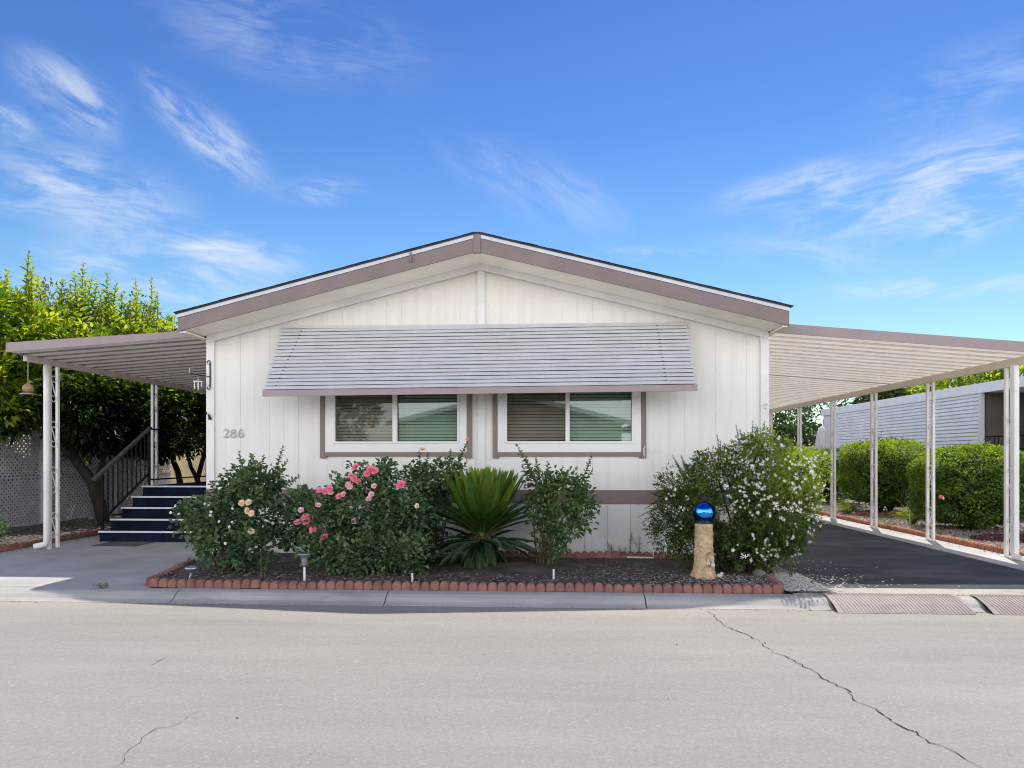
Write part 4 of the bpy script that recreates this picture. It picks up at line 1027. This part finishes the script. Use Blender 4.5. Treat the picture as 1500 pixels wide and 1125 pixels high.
# hanging things
X, Yh = LX-.05+.17, 9.24
fx, fy = PX(41, 9.45), 9.45
bf = thing('bird_feeder', (fx, fy, 2.2), 'small round terracotta bird feeder hanging from the porch cover corner', 'bird feeder')
z0 = PZ(41, 575, 9.45)
MB().tube([(fx, fy, 2.80), (fx, fy, z0+.15)], .003, 5).build('cord', POST, bf)
MB().lathe([(.02, 0), (.06, .02), (.072, .06), (.062, .1), (.03, .12), (.01, .15)], (fx, fy, z0+.0), 16).build('globe', M('clay globe', (.38, .22, .11), .5), bf, smooth=True)
MB().lathe([(.005, -.012), (.10, -.028), (.105, -.02), (.05, 0), (.005, .004)], (fx, fy, z0), 18).build('tray', STEEL, bf, smooth=True)
# wrought iron bracket with chime
bx = PX(308, WY-.04); bk = thing('scroll_bracket', (bx, WY-.035, 2.3), 'wrought iron scroll bracket screwed to the corner trim near the porch cover', 'bracket')
def zz(py): return PZ(306, py, WY)
mb = MB(); mb.tube([(bx, WY-.045, zz(533)), (bx, WY-.045, zz(566))], .008, 6)
mb.tube([(bx-.02+.022*cos(a), WY-.045, zz(532)+.03*sin(a)) for a in np.linspace(-1.4, 3.6, 10)], .006, 5); mb.tube([(bx-.02+.022*cos(a), WY-.045, zz(568)+.025*sin(a)) for a in np.linspace(1.4, -3.4, 10)], .006, 5)
mb.build('scroll', IRON, bk, smooth=True)
MB().tube([(bx, WY-.047, zz(552)), (bx-.12, WY-.10, zz(551)), (bx-.24, WY-.14, zz(548))], .006, 6).build('arm', IRON, bk)
wc = thing('wind_chime', (bx-.2, WY-.14, 2.3), 'small pale metal wind chime hanging from the scroll bracket', 'wind chime')
MB().tube([(bx-.24, WY-.14, zz(548)), (bx-.24, WY-.14, zz(541)), (bx-.2, WY-.14, zz(541))], .004, 5).build('hanger', POST, wc)
MB().lathe([(.06, 0), (.062, .012)], (bx-.13, WY-.12, zz(561)), 14).build('disc', POST, wc)
for k in range(6):
    a = k*pi/3; MB().tube([(bx-.13+.05*cos(a), WY-.12+.05*sin(a), zz(561)), (bx-.13+.05*cos(a), WY-.12+.05*sin(a), zz(561)-.05-.012*k)], .006, 6).build('chime_tube', POST, wc)
MB().tube([(bx-.13, WY-.12, zz(552)), (bx-.13, WY-.12, zz(561))], .003, 5).build('cord', POST, wc)
mx = PX(305, WY-.04)
bt = thing('metal_butterfly', (mx, WY-.05, 1.9), 'small dark metal butterfly ornament on the home corner', 'ornament')
MB().add([(mx, WY-.045, zz(611)), (mx-.03, WY-.07, zz(604)), (mx-.008, WY-.06, zz(604)), (mx+.0, WY-.045, zz(608)), (mx+.055, WY-.045, zz(615)), (mx+.012, WY-.06, zz(615)), (mx+.03, WY-.08, zz(606))], [(0, 1, 2, 3), (0, 3, 6, 4), (0, 5, 4)]).build('wing', IRON, bt)
MB().tube([(mx-.004, WY-.05, zz(605)), (mx+.004, WY-.05, zz(614))], .006, 6).build('body', STEEL, bt)

# ------------------------------------------------------------------ left trees
def trunk_mb(paths):
    mb = MB()
    for pts, r0, r1 in paths:
        m = len(pts); P = []; 
        for i in range(m-1):
            for k in range(4):
                t = k/4; P.append(np.array(pts[i])*(1-t)+np.array(pts[i+1])*t+rng.normal(size=3)*.012)
        P.append(np.array(pts[-1])); mb.tube(P, list(np.linspace(r0, r1, len(P))), 9)
    return mb
def tree(name, loc, label, paths, blobs, ncl, per, cr, L, W, mat, spires=(), base=.5, group=None, clip=None, out=1., shell=(.45, 1.03), shade=None, core=None):
    t = thing(name, loc, label, 'tree', group); trunk_mb(paths).build('trunk', BARK, t, smooth=True)
    lv = Leaves(); sb = MB(); bl = [(np.array(c, float), R, R[0]*R[1]+R[1]*R[2]) for c, R in blobs]
    clumps(lv, bl, ncl, per, cr, L, W, base=base, up=.15, shell=shell, out=out, shade=shade)
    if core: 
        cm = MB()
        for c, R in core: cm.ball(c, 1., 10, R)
        cm.build('shade_core', CORE, t, smooth=True)
    for a, b_, n_ in spires:
        shoot(lv, a, b_, n_, L, W, base=base+.15, stems=sb, r=.008, ang=.85, start=0.)
    # a few branches into the crown
    top = np.array(paths[0][0][-1])
    for c, R, _ in bl:
        for _k in range(2): e = c+rdir(1)[0]*np.array(R)*.7; sb.tube([top, (top+e)/2+np.array([0, 0, .15]), e], [.04, .025, .008], 6)
    lv.build('crown', mat, t, clipz=clip, fold=.2); sb.build('branches', BARK, t, smooth=True)
    return t
def sp(px, y0, y1, Y, n, dx=0):  # a spire of leaves
    return [(V3(px, y0, Y), V3(px+dx, y1, Y), n)]
tb = GP(149, 770); ta = (-9.05, 13.6)
spires = []
for px, y0, y1, Y, n, dx in ((38, 430, 372, 12.5, 26, 4), (120, 440, 386, 13.6, 30, 2), (112, 450, 400, 13.4, 22, -4), (155, 460, 401, 14., 30, 2), (165, 460, 415, 13.8, 26, 6), (198, 470, 411, 14.2, 26, 0), (218, 475, 406, 14.4, 28, 3), (226, 475, 430, 14.3, 22, 4), (175, 470, 430, 14.1, 22, 3), (240, 490, 462, 14.5, 14, 6), (60, 440, 405, 12.8, 20, -5), (90, 445, 410, 13.2, 20, 3), (135, 450, 410, 13.6, 20, 6), (10, 430, 396, 12.4, 16, 0), (205, 470, 438, 14.0, 18, -8), (188, 470, 440, 14.0, 16, 2)):
    spires += sp(px, y0, y1, Y, n, dx)
    for _q in range(3): spires += sp(px+random.uniform(-12, 12), y0+25, y1+random.uniform(18, 45), Y+random.uniform(-.4, .1), int(n*.9), dx+random.uniform(-5, 5))
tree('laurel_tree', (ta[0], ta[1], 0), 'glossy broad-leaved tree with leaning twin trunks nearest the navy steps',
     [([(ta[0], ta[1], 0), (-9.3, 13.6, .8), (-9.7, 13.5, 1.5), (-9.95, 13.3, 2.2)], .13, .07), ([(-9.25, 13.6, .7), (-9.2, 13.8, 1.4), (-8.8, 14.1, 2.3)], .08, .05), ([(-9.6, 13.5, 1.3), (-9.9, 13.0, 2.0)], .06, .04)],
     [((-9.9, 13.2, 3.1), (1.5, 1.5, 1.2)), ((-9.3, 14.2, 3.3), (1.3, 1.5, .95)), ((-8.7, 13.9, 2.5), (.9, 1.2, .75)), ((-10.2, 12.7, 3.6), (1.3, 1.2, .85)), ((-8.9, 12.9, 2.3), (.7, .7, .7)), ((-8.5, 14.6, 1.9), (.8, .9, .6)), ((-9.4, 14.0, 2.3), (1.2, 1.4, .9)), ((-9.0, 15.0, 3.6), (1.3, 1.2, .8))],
     1300, 23, .22, .145, .062, L_TREE, spires, base=.62, clip=1.3, group=None, shell=(.3, 1.03), shade=lambda c: -.55*min(1, max(0, (3.0-c[2])/.5))*min(1, max(0, (c[0]+9.9)/.7))-.12*min(1, max(0, (2.9-c[2]))))  # low leaves darkened, painting in the shade below the porch cover
tree('laurel_tree', (-10.9, 11.9, 0), 'glossy broad-leaved tree rising at the left edge behind the lattice fence',
     [([(-10.7, 12.2, 0), (-10.9, 12.0, 1.2), (-10.8, 12.1, 2.2)], .1, .07)],
     [((-10.9, 12.0, 2.9), (1.5, 1.3, 1.2)), ((-11.4, 12.8, 3.7), (1.4, 1.2, 1.1)), ((-10.2, 11.7, 2.5), (.8, .8, .8)), ((-10.6, 11.6, 3.9), (1.0, .9, .75)), ((-9.9, 12.0, 2.3), (.6, .7, .5))],
     620, 22, .22, .145, .062, L_TREE, (), base=.60, clip=1.5, shade=lambda c: -.2*min(1, max(0, (2.9-c[2]))))  # lower crown darkened to paint shade into the leaf tint
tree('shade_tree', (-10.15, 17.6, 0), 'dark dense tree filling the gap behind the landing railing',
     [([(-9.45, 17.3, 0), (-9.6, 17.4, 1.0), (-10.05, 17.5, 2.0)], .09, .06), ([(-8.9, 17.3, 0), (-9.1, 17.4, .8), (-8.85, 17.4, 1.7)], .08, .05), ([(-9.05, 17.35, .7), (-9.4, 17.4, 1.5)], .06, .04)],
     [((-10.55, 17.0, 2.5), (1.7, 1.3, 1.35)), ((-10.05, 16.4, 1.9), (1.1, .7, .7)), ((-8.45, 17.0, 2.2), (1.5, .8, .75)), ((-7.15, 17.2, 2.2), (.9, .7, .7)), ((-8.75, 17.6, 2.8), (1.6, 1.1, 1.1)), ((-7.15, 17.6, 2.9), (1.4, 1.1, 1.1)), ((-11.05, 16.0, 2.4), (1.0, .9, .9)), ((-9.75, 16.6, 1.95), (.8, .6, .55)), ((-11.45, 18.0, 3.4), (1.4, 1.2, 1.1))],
     1500, 26, .25, .12, .05, L_TREE, (), base=.02, clip=1.42, shell=(.1, 1.03), shade=lambda c: .5*min(1, max(0, c[2]-3.2)), core=[((-10.75, 17.2, 2.7), (1.5, .8, .8)), ((-8.55, 17.6, 2.75), (1.6, .6, .75)), ((-7.15, 17.8, 2.8), (1.1, .5, .7))])  # near-black leaf tint paints in deep shade, lighter only at the top
tree('rusty_tree', (-15.5, 20, 0), 'olive and rust coloured tree far behind the laurels',
     [([(-15.5, 20, 0), (-15.5, 20, 2.5)], .2, .1)], [((-15.5, 20, 5.0), (2.6, 2., 1.7)), ((-13.0, 20.4, 4.6), (2.2, 1.5, 1.5)), ((-17.5, 19, 5.4), (2, 1.5, 1.6))], 420, 22, .3, .11, .06, L_OLIVE, (), base=.5)
for i, (x, y, l_) in enumerate(((-11.6, 10.5, 'dark shrub behind the lattice fence, nearest the road'), (-11.7, 13.5, 'dark shrub behind the lattice fence, behind the twin trunks'), (-11.8, 17, 'dark shrub behind the lattice fence, farthest back'))):
    t = thing('background_shrub', (x, y, 0), l_, 'shrub'); lv = Leaves(); clumps(lv, [(np.array([x, y, .9]), (.9, 1.8, 1.1), 1)], 330, 20, .2, .11, .05, base=.2, shell=(.2, 1)); lv.build('foliage', L_TREE, t, clipz=.02)
    MB().ball((x-.1, y, .9), 1., 10, (.6, 1.5, .85)).build('shade_core', CORE, t, smooth=True)
bsh = thing('small_shrub', (-8.6, 9.7, .03), 'small dark shrub on soil at the left edge under the laurels', 'shrub')
lv = Leaves(); clumps(lv, [(np.array([-8.62, 10.05, .28]), (.33, .3, .26), 1)], 60, 16, .08, .06, .03, base=.45); lv.build('foliage', L_ROSE, bsh, clipz=.03)
sb = MB(); canes(sb, (-8.62, 10.05, .0), [(-8.8, 10, .4), (-8.5, 10.1, .4), (-8.6, 9.9, .45)]); sb.build('stems', STEM, bsh)
# house behind on the left
nb = thing('tan_house', (-9, 27, 0), 'tan neighbouring house glimpsed between the trees behind the landing', 'house')
MB().box(-16, -4.9, 27.4, 34, 0, 3.0).build('wall', TANW, nb); MB().prism([(-16.3, 3.0), (-4.7, 3.0), (-10.5, 4.2)], 'y', 27.1, 34.3).build('roof', SHINGLE, nb)
wf = MB().box(-8.6, -7.6, 27.36, 27.398, 1.1, 2.0).build('window', WTRIM, nb); MB().box(-8.54, -7.66, 27.35, 27.358, 1.16, 1.94).build('pane', ROOM, wf)

# ------------------------------------------------------------------ right side
def hedge(name, c, R, n, label, base=.48, L=.05, W=.028, yellow=.3):
    t = thing(name, (c[0], c[1], .03), label, 'hedge'); lv = Leaves(); rx, ry, rz_ = R; cz = c[2]
    # superellipsoid shell
    d = rdir(n); k = (np.abs(d/np.array([1, 1, 1]))**3.6).sum(1)**(-1/3.6); P = d*k[:, None]
    ph = rng.uniform(0, 6, 6); wob = 1+.045*np.sin(P[:, 0]*5+ph[0])*np.cos(P[:, 1]*4+ph[1])+.04*np.sin(P[:, 2]*6+ph[2]+P[:, 0]*3)+.02*np.sin(P[:,0]*13+P[:,2]*11+ph[3])
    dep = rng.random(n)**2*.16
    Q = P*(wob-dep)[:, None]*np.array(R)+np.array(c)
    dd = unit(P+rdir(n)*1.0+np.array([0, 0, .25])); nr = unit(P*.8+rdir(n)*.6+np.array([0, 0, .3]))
    tn = base+.16*np.sin(P[:, 0]*9+ph[4])*np.sin(P[:, 2]*8+ph[5])+rng.normal(size=n)*.15-dep*1.5+yellow*np.clip(P[:, 2], 0, 1)  # yellow lifts the tint towards the top, painting in sunlight
    lv.add(Q, dd, nr, L*rng.uniform(.7, 1.25, n), W*rng.uniform(.8, 1.2, n), tn)
    for _ in range(70):     # stray sprigs beyond the clipped face
        q = rdir(1)[0]; q[2] = abs(q[2])*1.2-.3; q[1] = -abs(q[1]) if random.random() < .6 else q[1]; q = unit(q[None])[0]
        kk = (np.abs(q)**3.6).sum()**(-1/3.6); a = np.array(c)+q*kk*np.array(R)*.95; b_ = a+unit((q+rdir(1)[0]*.5+np.array([0, 0, .5]))[None])[0]*random.uniform(.08, .20)
        shoot(lv, a, b_, 9, L*.9, W, base=base+.15, ang=.9, start=.1)
    for _ in range(14):     # thin or browned patches
        q = rdir(1)[0]; q[1] = -abs(q[1]); kk = (np.abs(q)**3.6).sum()**(-1/3.6); a = np.array(c)+q*kk*np.array(R)*1.0; m_ = 40
        lv.add(a+rng.normal(size=(m_, 3))*.06, rdir(m_), rdir(m_), L, W, .05)
    lv.build('foliage', L_HEDGE, t, clipz=.05)
    MB().ball(c, 1., 12, (rx*.80, ry*.80, rz_*.80)).build('shade_core', CORE, t, smooth=True)
    sb = MB(); canes(sb, (c[0], c[1], 0), [(c[0]+q*rx*.4, c[1]+w*ry*.3, c[2]-rz_*.4) for q in (-1, 0, 1) for w in (-1, 1)], r=.025, spread=.2); sb.build('stems', BARK, t)
    return t
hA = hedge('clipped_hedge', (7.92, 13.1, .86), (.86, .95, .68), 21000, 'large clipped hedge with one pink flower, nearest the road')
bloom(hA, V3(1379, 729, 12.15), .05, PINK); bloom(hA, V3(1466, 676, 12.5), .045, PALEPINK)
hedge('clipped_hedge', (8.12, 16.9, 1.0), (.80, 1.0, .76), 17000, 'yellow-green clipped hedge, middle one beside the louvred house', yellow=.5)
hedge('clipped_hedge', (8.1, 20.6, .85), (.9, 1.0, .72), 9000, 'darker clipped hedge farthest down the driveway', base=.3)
for (px, py, lab) in ((1243, 753, 'pale strappy plant at the foot of the middle hedge'), (1337, 768, 'yellowing strappy plant between the two nearer hedges'), (1288, 772, 'small grass tuft at the base of a carport post')):
    x, y = GP(px, py, .04); big = px != 1288
    tuft('strappy_plant' if big else 'grass_tuft', max(x, 6.75) if big else 6.5, y, .04, 90 if big else 22, .55 if big else .16, 0, .022 if big else .01, lab, spread=1.1, base=.65)
pc = thing('ground_cover', (8.0, 11.2, .03), 'dark purple ground cover mat before the large hedge', 'ground cover'); pc['kind'] = 'stuff'
lv = Leaves(); m = 5000; a = rng.uniform(0, 2*pi, m); q = np.sqrt(rng.random(m)); P = np.stack([8.0+1.15*q*np.cos(a), 11.35+.55*q*np.sin(a), .05+.05*(1-q)+rng.random(m)*.03], 1)
lv.add(P, rdir(m)+np.array([0, 0, .8]), rdir(m)+np.array([0, 0, 1.]), .035, .014, .5+rng.normal(size=m)*.2); lv.build('leaves', PURP, pc)['kind'] = 'stuff'
tag(MB().tube([(7.2, 13.9, .05), (7.25, 14., .33), (7.45, 14.2, .42), (7.8, 14.4, .44)], .012, 6).build('garden_hose_pipe', WTRIM, smooth=True), 'bent white irrigation pipe standing between the two nearer hedges', 'pipe')

nh = thing('louvred_house', (10.3, 17, 0), 'white neighbouring home with louvred metal side and a dark recessed porch', 'house')
NX = 10.3
mb = MB(); z = .75; NZ = 3.05
rows = 22; hgt = (2.895-.85)/rows
for i in range(rows):
    z0 = .85+i*hgt; z1 = z0+hgt
    mb.prism([(NX-.06, z0+.016), (NX-.055, z0+.034), (NX-.004, z1), (NX+.03, z1), (NX+.03, z0)], 'y', 16.75, 24.6)
mb.build('louvre_siding', NSID, nh)
MB().box(NX+.031, NX+4, 16.9, 26, .0, 2.895).box(NX+.031, NX+.1, 16.75, 16.899, 0, 2.895).box(NX-.02, NX+.03, 16.75, 24.6, 0, .849).build('wall', NSID, nh)
MB().box(NX-.05, NX+.04, 16.66, 16.745, .0, 2.888).build('corner_post', WHITE, nh)
MB().box(NX-.05, NX+5, 9.5, 26, 2.90, 3.08).build('roof', NSID, nh)
MB().box(NX-.07, NX-.051, 9.5, 26, 2.89, 3.12).build('fascia', NSID, nh)
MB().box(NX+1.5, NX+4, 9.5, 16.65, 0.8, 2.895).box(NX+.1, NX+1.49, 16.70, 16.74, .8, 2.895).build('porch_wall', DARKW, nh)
MB().box(NX, NX+1.49, 9.5, 16.64, 0, .9).build('porch_base', WHITE, nh)
for z in (1.0, 1.55, 1.85): MB().box(NX+.02, NX+.05, 9.6, 16.6, z-.015, z+.015).build('porch_rail', IRON, nh)
for i in range(44): MB().box(NX+.028, NX+.042, 9.7+i*.157, 9.714+i*.157, .9, 1.85).build('porch_baluster', IRON, nh)
for y in (9.6, 12.9): MB().box(NX-.04, NX+.04, y, y+.08, 0, 2.888).build('porch_post', WHITE, nh)
MB().box(NX+.6, NX+.75, 16.6, 16.69, 1.95, 2.15).build('porch_lamp', SOFFIT, nh)
MB().box(NX+.55, NX+.95, 16.66, 16.699, 1.0, 2.0).build('shutter', M('shutter', (.09, .08, .07), .7), nh)
# closed patio umbrella
ux, uy = PX(1204, 22.2), 22.2
pu = thing('patio_umbrella', (ux, uy, 0), 'closed faded pink-white patio umbrella beyond the last hedge', 'umbrella')
MB().tube([(ux, uy, 0), (ux, uy, 2.35)], .025, 8).build('pole', STEEL, pu)
MB().lathe([(.22, 1.05), (.2, 1.2), (.19, 1.7), (.13, 2.15), (.12, 2.2), (.08, 2.3), (.02, 2.36)], (ux, uy, 0), 32, jit=lambda a, z: .16*sin(8*a)*(1 if z < 2.2 else .3)).build('canopy', CLOTH, pu, smooth=True)
# distant trees
def far_tree(x, y, h, r, label, mat=L_FAR, n=260, base=.45, L=.17):
    bl = [((x+random.uniform(-.5, .5)*r, y+random.uniform(-.3, .3)*r, h-r*.9+random.uniform(-.4, .35)*r), (r*random.uniform(.55, .8), r*.6, r*random.uniform(.5, .7))) for _ in range(6)]
    tree('background_tree', (x, y, 0), label, [([(x, y, 0), (x+.1, y, h*.4), (x, y, h*.6)], .2, .1)], bl, n, 24, r*.13, L, L*.5, mat, (), base=base, group='trees behind the homes', shell=(.3, 1.03))
far_tree(9.2, 27.5, 4.1, 2.3, 'dark leafy tree behind the closed patio umbrella', n=420, base=.35, L=.15)
far_tree(7.2, 29, 3.7, 2.2, 'dark leafy tree just past the back of the carport', n=420, base=.3, L=.15)
far_tree(5.2, 28, 3.2, 1.9, 'low leafy tree hidden behind the jasmine and carport', n=300, base=.35, L=.15)
far_tree(18.3, 32, 5.6, 1.9, 'yellow-green tree above the louvred house roof, nearer the carport post', L_TREE, 260, .62)
far_tree(20.8, 33.0, 6.3, 1.9, 'yellow-green tree above the louvred house roof, by the photo edge', L_TREE, 260, .6)
far_tree(16.0, 33, 5.2, 1.5, 'grey-green tree peeking above the louvred roof next to open sky', L_FAR, 220, .5)
gs = MB().box(2.9, 11, 25.5, 25.6, 0, 1.75); tag(gs.build('garden_fence', TANW), 'tan board fence closing the far end of the driveway', 'fence')

# ------------------------------------------------------------------ across the street (seen in the window panes and the ball)
oh = thing('opposite_house', (-2, -14, 0), 'pale home across the street, mirrored in the window panes', 'house')
MB().box(-7, 3.5, -24, -13.5, 0, 3.0).build('wall', TANW, oh)
MB().prism([(-7.4, 3.0), (3.9, 3.0), (-1.7, 4.4)], 'y', -24, -12.9).build('roof', SHINGLE, oh)
MB().prism([(-7.4, 3.0), (-1.7, 4.4), (3.9, 3.0), (3.9, 2.8), (-1.7, 4.18), (-7.4, 2.8)], 'y', -12.88, -12.8).build('fascia', WHITE, oh)
MB().box(3.95, 8.6, -22, -12.9, 2.75, 2.85).build('carport_roof', WHITE, oh)
for y in (-13, -16, -19): MB().box(8.4, 8.5, y-.05, y+.05, 0, 2.749).build('post', WHITE, oh)
for x in (-5, 0): MB().box(x-.9, x+.9, -13.49, -13.4, 1.2, 2.2).build('window', ROOM, oh)
for i, (x, hh, rr) in enumerate(((-13, 6, 3.2), (12.5, 6.5, 3.2))):
    far_tree(x, -19, hh, rr, ('leafy street tree across the road, left of the pale home', 'leafy street tree across the road, right of its carport')[i], n=200, L=.3)

# ------------------------------------------------------------------ camera, sun, sky
cam = bpy.data.cameras.new('camera'); co = bpy.data.objects.new('camera', cam); col.objects.link(co)
co.location = (0, 0, CH); co.rotation_euler = (pi/2, 0, YAW); cam.lens = 24; cam.sensor_width = 36; cam.sensor_fit = 'HORIZONTAL'
cam.shift_y = (668-562.5)/1500; cam.clip_end = 2000; cam.clip_start = .05; sc.camera = co
sv = Vector((.195, .503, 1.)).normalized()
sun = bpy.data.lights.new('sun', 'SUN'); sun.energy = 5.0; sun.angle = radians(.5); sun.color = (1., .955, .88)
so = bpy.data.objects.new('sun', sun); col.objects.link(so); so.rotation_euler = sv.to_track_quat('Z', 'Y').to_euler(); so.location = (0, 0, 20)
w = bpy.data.worlds.new('World'); sc.world = w; w.use_nodes = True; nt = w.node_tree; bg = nt.nodes['Background']
sky = nn(nt, 'ShaderNodeTexSky'); sky.sky_type = 'NISHITA'; sky.sun_disc = False
sky.sun_elevation = math.asin(sv.z); sky.sun_rotation = math.atan2(sv.x, sv.y); sky.ozone_density = 2.5; sky.dust_density = .6; sky.air_density = 1.2
tc = nn(nt, 'ShaderNodeTexCoord'); sep = nn(nt, 'ShaderNodeSeparateXYZ'); nt.links.new(tc.outputs['Generated'], sep.inputs[0])
def math_(op, a, b=None, c=None):
    n = nn(nt, 'ShaderNodeMath', operation=op)
    for i, v in enumerate((a, b, c)):
        if v is None: continue
        if isinstance(v, (int, float)): n.inputs[i].default_value = v
        else: nt.links.new(v, n.inputs[i])
    return n.outputs[0]
yy = math_('MAXIMUM', sep.outputs[1], .02); u = math_('DIVIDE', sep.outputs[0], yy); v = math_('DIVIDE', sep.outputs[2], yy)
cmb = nn(nt, 'ShaderNodeCombineXYZ'); nt.links.new(u, cmb.inputs[0]); nt.links.new(v, cmb.inputs[1]); uv = cmb.outputs[0]
NZS = {}
for ga in (-36, -12, 12):
    r = nn(nt, 'ShaderNodeVectorRotate', rotation_type='Z_AXIS'); nt.links.new(uv, r.inputs[0]); r.inputs['Angle'].default_value = -radians(ga)
    m = nn(nt, 'ShaderNodeVectorMath', operation='MULTIPLY_ADD'); nt.links.new(r.outputs[0], m.inputs[0]); m.inputs[1].default_value = (6.5, 17., 0); m.inputs[2].default_value = (ga*1.7, 3., 0)
    no = nn(nt, 'ShaderNodeTexNoise'); no.inputs['Scale'].default_value = 1.; no.inputs['Detail'].default_value = 6; no.inputs['Roughness'].default_value = .58; no.inputs['Distortion'].default_value = .7
    nt.links.new(m.outputs[0], no.inputs['Vector']); 
    m2 = nn(nt, 'ShaderNodeVectorMath', operation='MULTIPLY_ADD'); nt.links.new(r.outputs[0], m2.inputs[0]); m2.inputs[1].default_value = (11., 75., 0); m2.inputs[2].default_value = (ga*.7, 1., 0)
    n2 = nn(nt, 'ShaderNodeTexNoise'); n2.inputs['Scale'].default_value = 1.; n2.inputs['Detail'].default_value = 5; n2.inputs['Roughness'].default_value = .6; n2.inputs['Distortion'].default_value = 1.2
    nt.links.new(m2.outputs[0], n2.inputs['Vector'])
    NZS[ga] = math_('ADD', math_('MULTIPLY', no.outputs['Fac'], .72), math_('MULTIPLY', n2.outputs['Fac'], .28))
def wisp(px, py, rx, ry, ang, amp):
    """one cirrus streak at a bearing and height in the sky"""
    cu = tan(atan((px-750)/1000)-YAW); cv = (668-py)/1000*math.sqrt(1+cu*cu)*1.0
    s = nn(nt, 'ShaderNodeVectorMath', operation='SUBTRACT'); nt.links.new(uv, s.inputs[0]); s.inputs[1].default_value = (cu, cv, 0)
    r = nn(nt, 'ShaderNodeVectorRotate', rotation_type='Z_AXIS'); nt.links.new(s.outputs[0], r.inputs[0]); r.inputs['Angle'].default_value = -radians(ang)
    m = nn(nt, 'ShaderNodeVectorMath', operation='MULTIPLY'); nt.links.new(r.outputs[0], m.inputs[0]); m.inputs[1].default_value = (1000/(rx*1.3), 1000/(ry*1.3), 0)
    nf = NZS[min(NZS, key=lambda q: abs(q-ang))]
    ln = nn(nt, 'ShaderNodeVectorMath', operation='LENGTH'); nt.links.new(m.outputs[0], ln.inputs[0])
    mask = nn(nt, 'ShaderNodeMapRange', interpolation_type='SMOOTHERSTEP'); nt.links.new(ln.outputs['Value'], mask.inputs[0]); mask.inputs[1].default_value = 1.05; mask.inputs[2].default_value = .0
    dn = nn(nt, 'ShaderNodeMapRange', interpolation_type='SMOOTHSTEP'); nt.links.new(nf, dn.inputs[0]); dn.inputs[1].default_value = .38; dn.inputs[2].default_value = .68
    return math_('MULTIPLY', math_('MULTIPLY', mask.outputs[0], dn.outputs[0]), amp*.78)
W_ = [wisp(100, 225, 120, 50, -35, 1.0), wisp(305, 240, 130, 42, -40, 1.0), wisp(240, 195, 70, 16, -42, .6), wisp(130, 340, 200, 75, -20, 1.0), wisp(350, 392, 130, 30, -10, 1.2), wisp(470, 292, 70, 26, 0, .75),
      wisp(420, 80, 230, 80, -14, .42), wisp(70, 15, 110, 35, 0, .4), wisp(1390, 330, 300, 75, 14, 1.05), wisp(1440, 375, 120, 40, 30, .9), wisp(1150, 300, 120, 30, 14, .8), wisp(945, 376, 110, 13, 0, 1.1),
      wisp(1400, 460, 220, 22, 2, .8), wisp(780, 270, 190, 55, -24, .4), wisp(1450, 210, 200, 60, 20, .35), wisp(230, 440, 260, 60, -8, .9), wisp(10, 270, 60, 26, -30, .8), wisp(10, 370, 60, 20, 0, .8), wisp(1180, 400, 170, 30, -6, .5)]
tot = W_[0]
for x in W_[1:]: tot = math_('ADD', tot, x)
front = math_('GREATER_THAN', sep.outputs[1], .03); tot = math_('MULTIPLY', tot, front)
# bright low haze band added behind the camera to fill the shaded facade
hz = noise(nt, 2.2, 6, .6, vec=tc.outputs['Generated'], stretch=(1, 1, 2.5))
back = nn(nt, 'ShaderNodeMapRange', interpolation_type='SMOOTHSTEP'); nt.links.new(sep.outputs[1], back.inputs[0]); back.inputs[1].default_value = .3; back.inputs[2].default_value = -.5
hz2 = nn(nt, 'ShaderNodeMapRange', interpolation_type='SMOOTHSTEP'); nt.links.new(hz, hz2.inputs[0]); hz2.inputs[1].default_value = .2; hz2.inputs[2].default_value = .5
lowz = nn(nt, 'ShaderNodeMapRange', interpolation_type='SMOOTHSTEP'); nt.links.new(sep.outputs[2], lowz.inputs[0]); lowz.inputs[1].default_value = .70; lowz.inputs[2].default_value = .30
bk_ = math_('MULTIPLY', math_('MULTIPLY', back.outputs[0], hz2.outputs[0]), lowz.outputs[0])
SKS = .15; BACK_FILL = 2.85
tr_ = ramp(nt, sep.outputs[2], [(0., (.95, 1., 1.)), (.12, (.78, .98, 1.)), (.27, (.50, .76, 1.)), (.42, (.33, .55, .90)), (.58, (.22, .40, .76)), (1., (.18, .36, .7))])
skm = mix(nt, 1., sky.outputs[0], tr_, 'MULTIPLY')
cw = .95/SKS
skc = mix(nt, math_('MINIMUM', math_('MULTIPLY', tot, .85), .9), skm, (cw*.92, cw*.98, cw*1.05))
cb_ = BACK_FILL/SKS
skc = mix(nt, bk_, skc, (cb_, cb_*1.0, cb_*1.03))
nt.links.new(skc, bg.inputs[0]); bg.inputs[1].default_value = SKS
sc.view_settings.view_transform = 'Standard'; sc.view_settings.look = 'None'; sc.view_settings.exposure = 0
sc.render.engine = 'CYCLES'; sc.cycles.filter_width = 1.05; sc.cycles.use_denoising = True; sc.cycles.max_bounces = 6; sc.cycles.diffuse_bounces = 4; sc.cycles.glossy_bounces = 3; sc.cycles.transmission_bounces = 3; sc.cycles.transparent_max_bounces = 8
sc.cycles.use_adaptive_sampling = True; sc.cycles.adaptive_threshold = .02
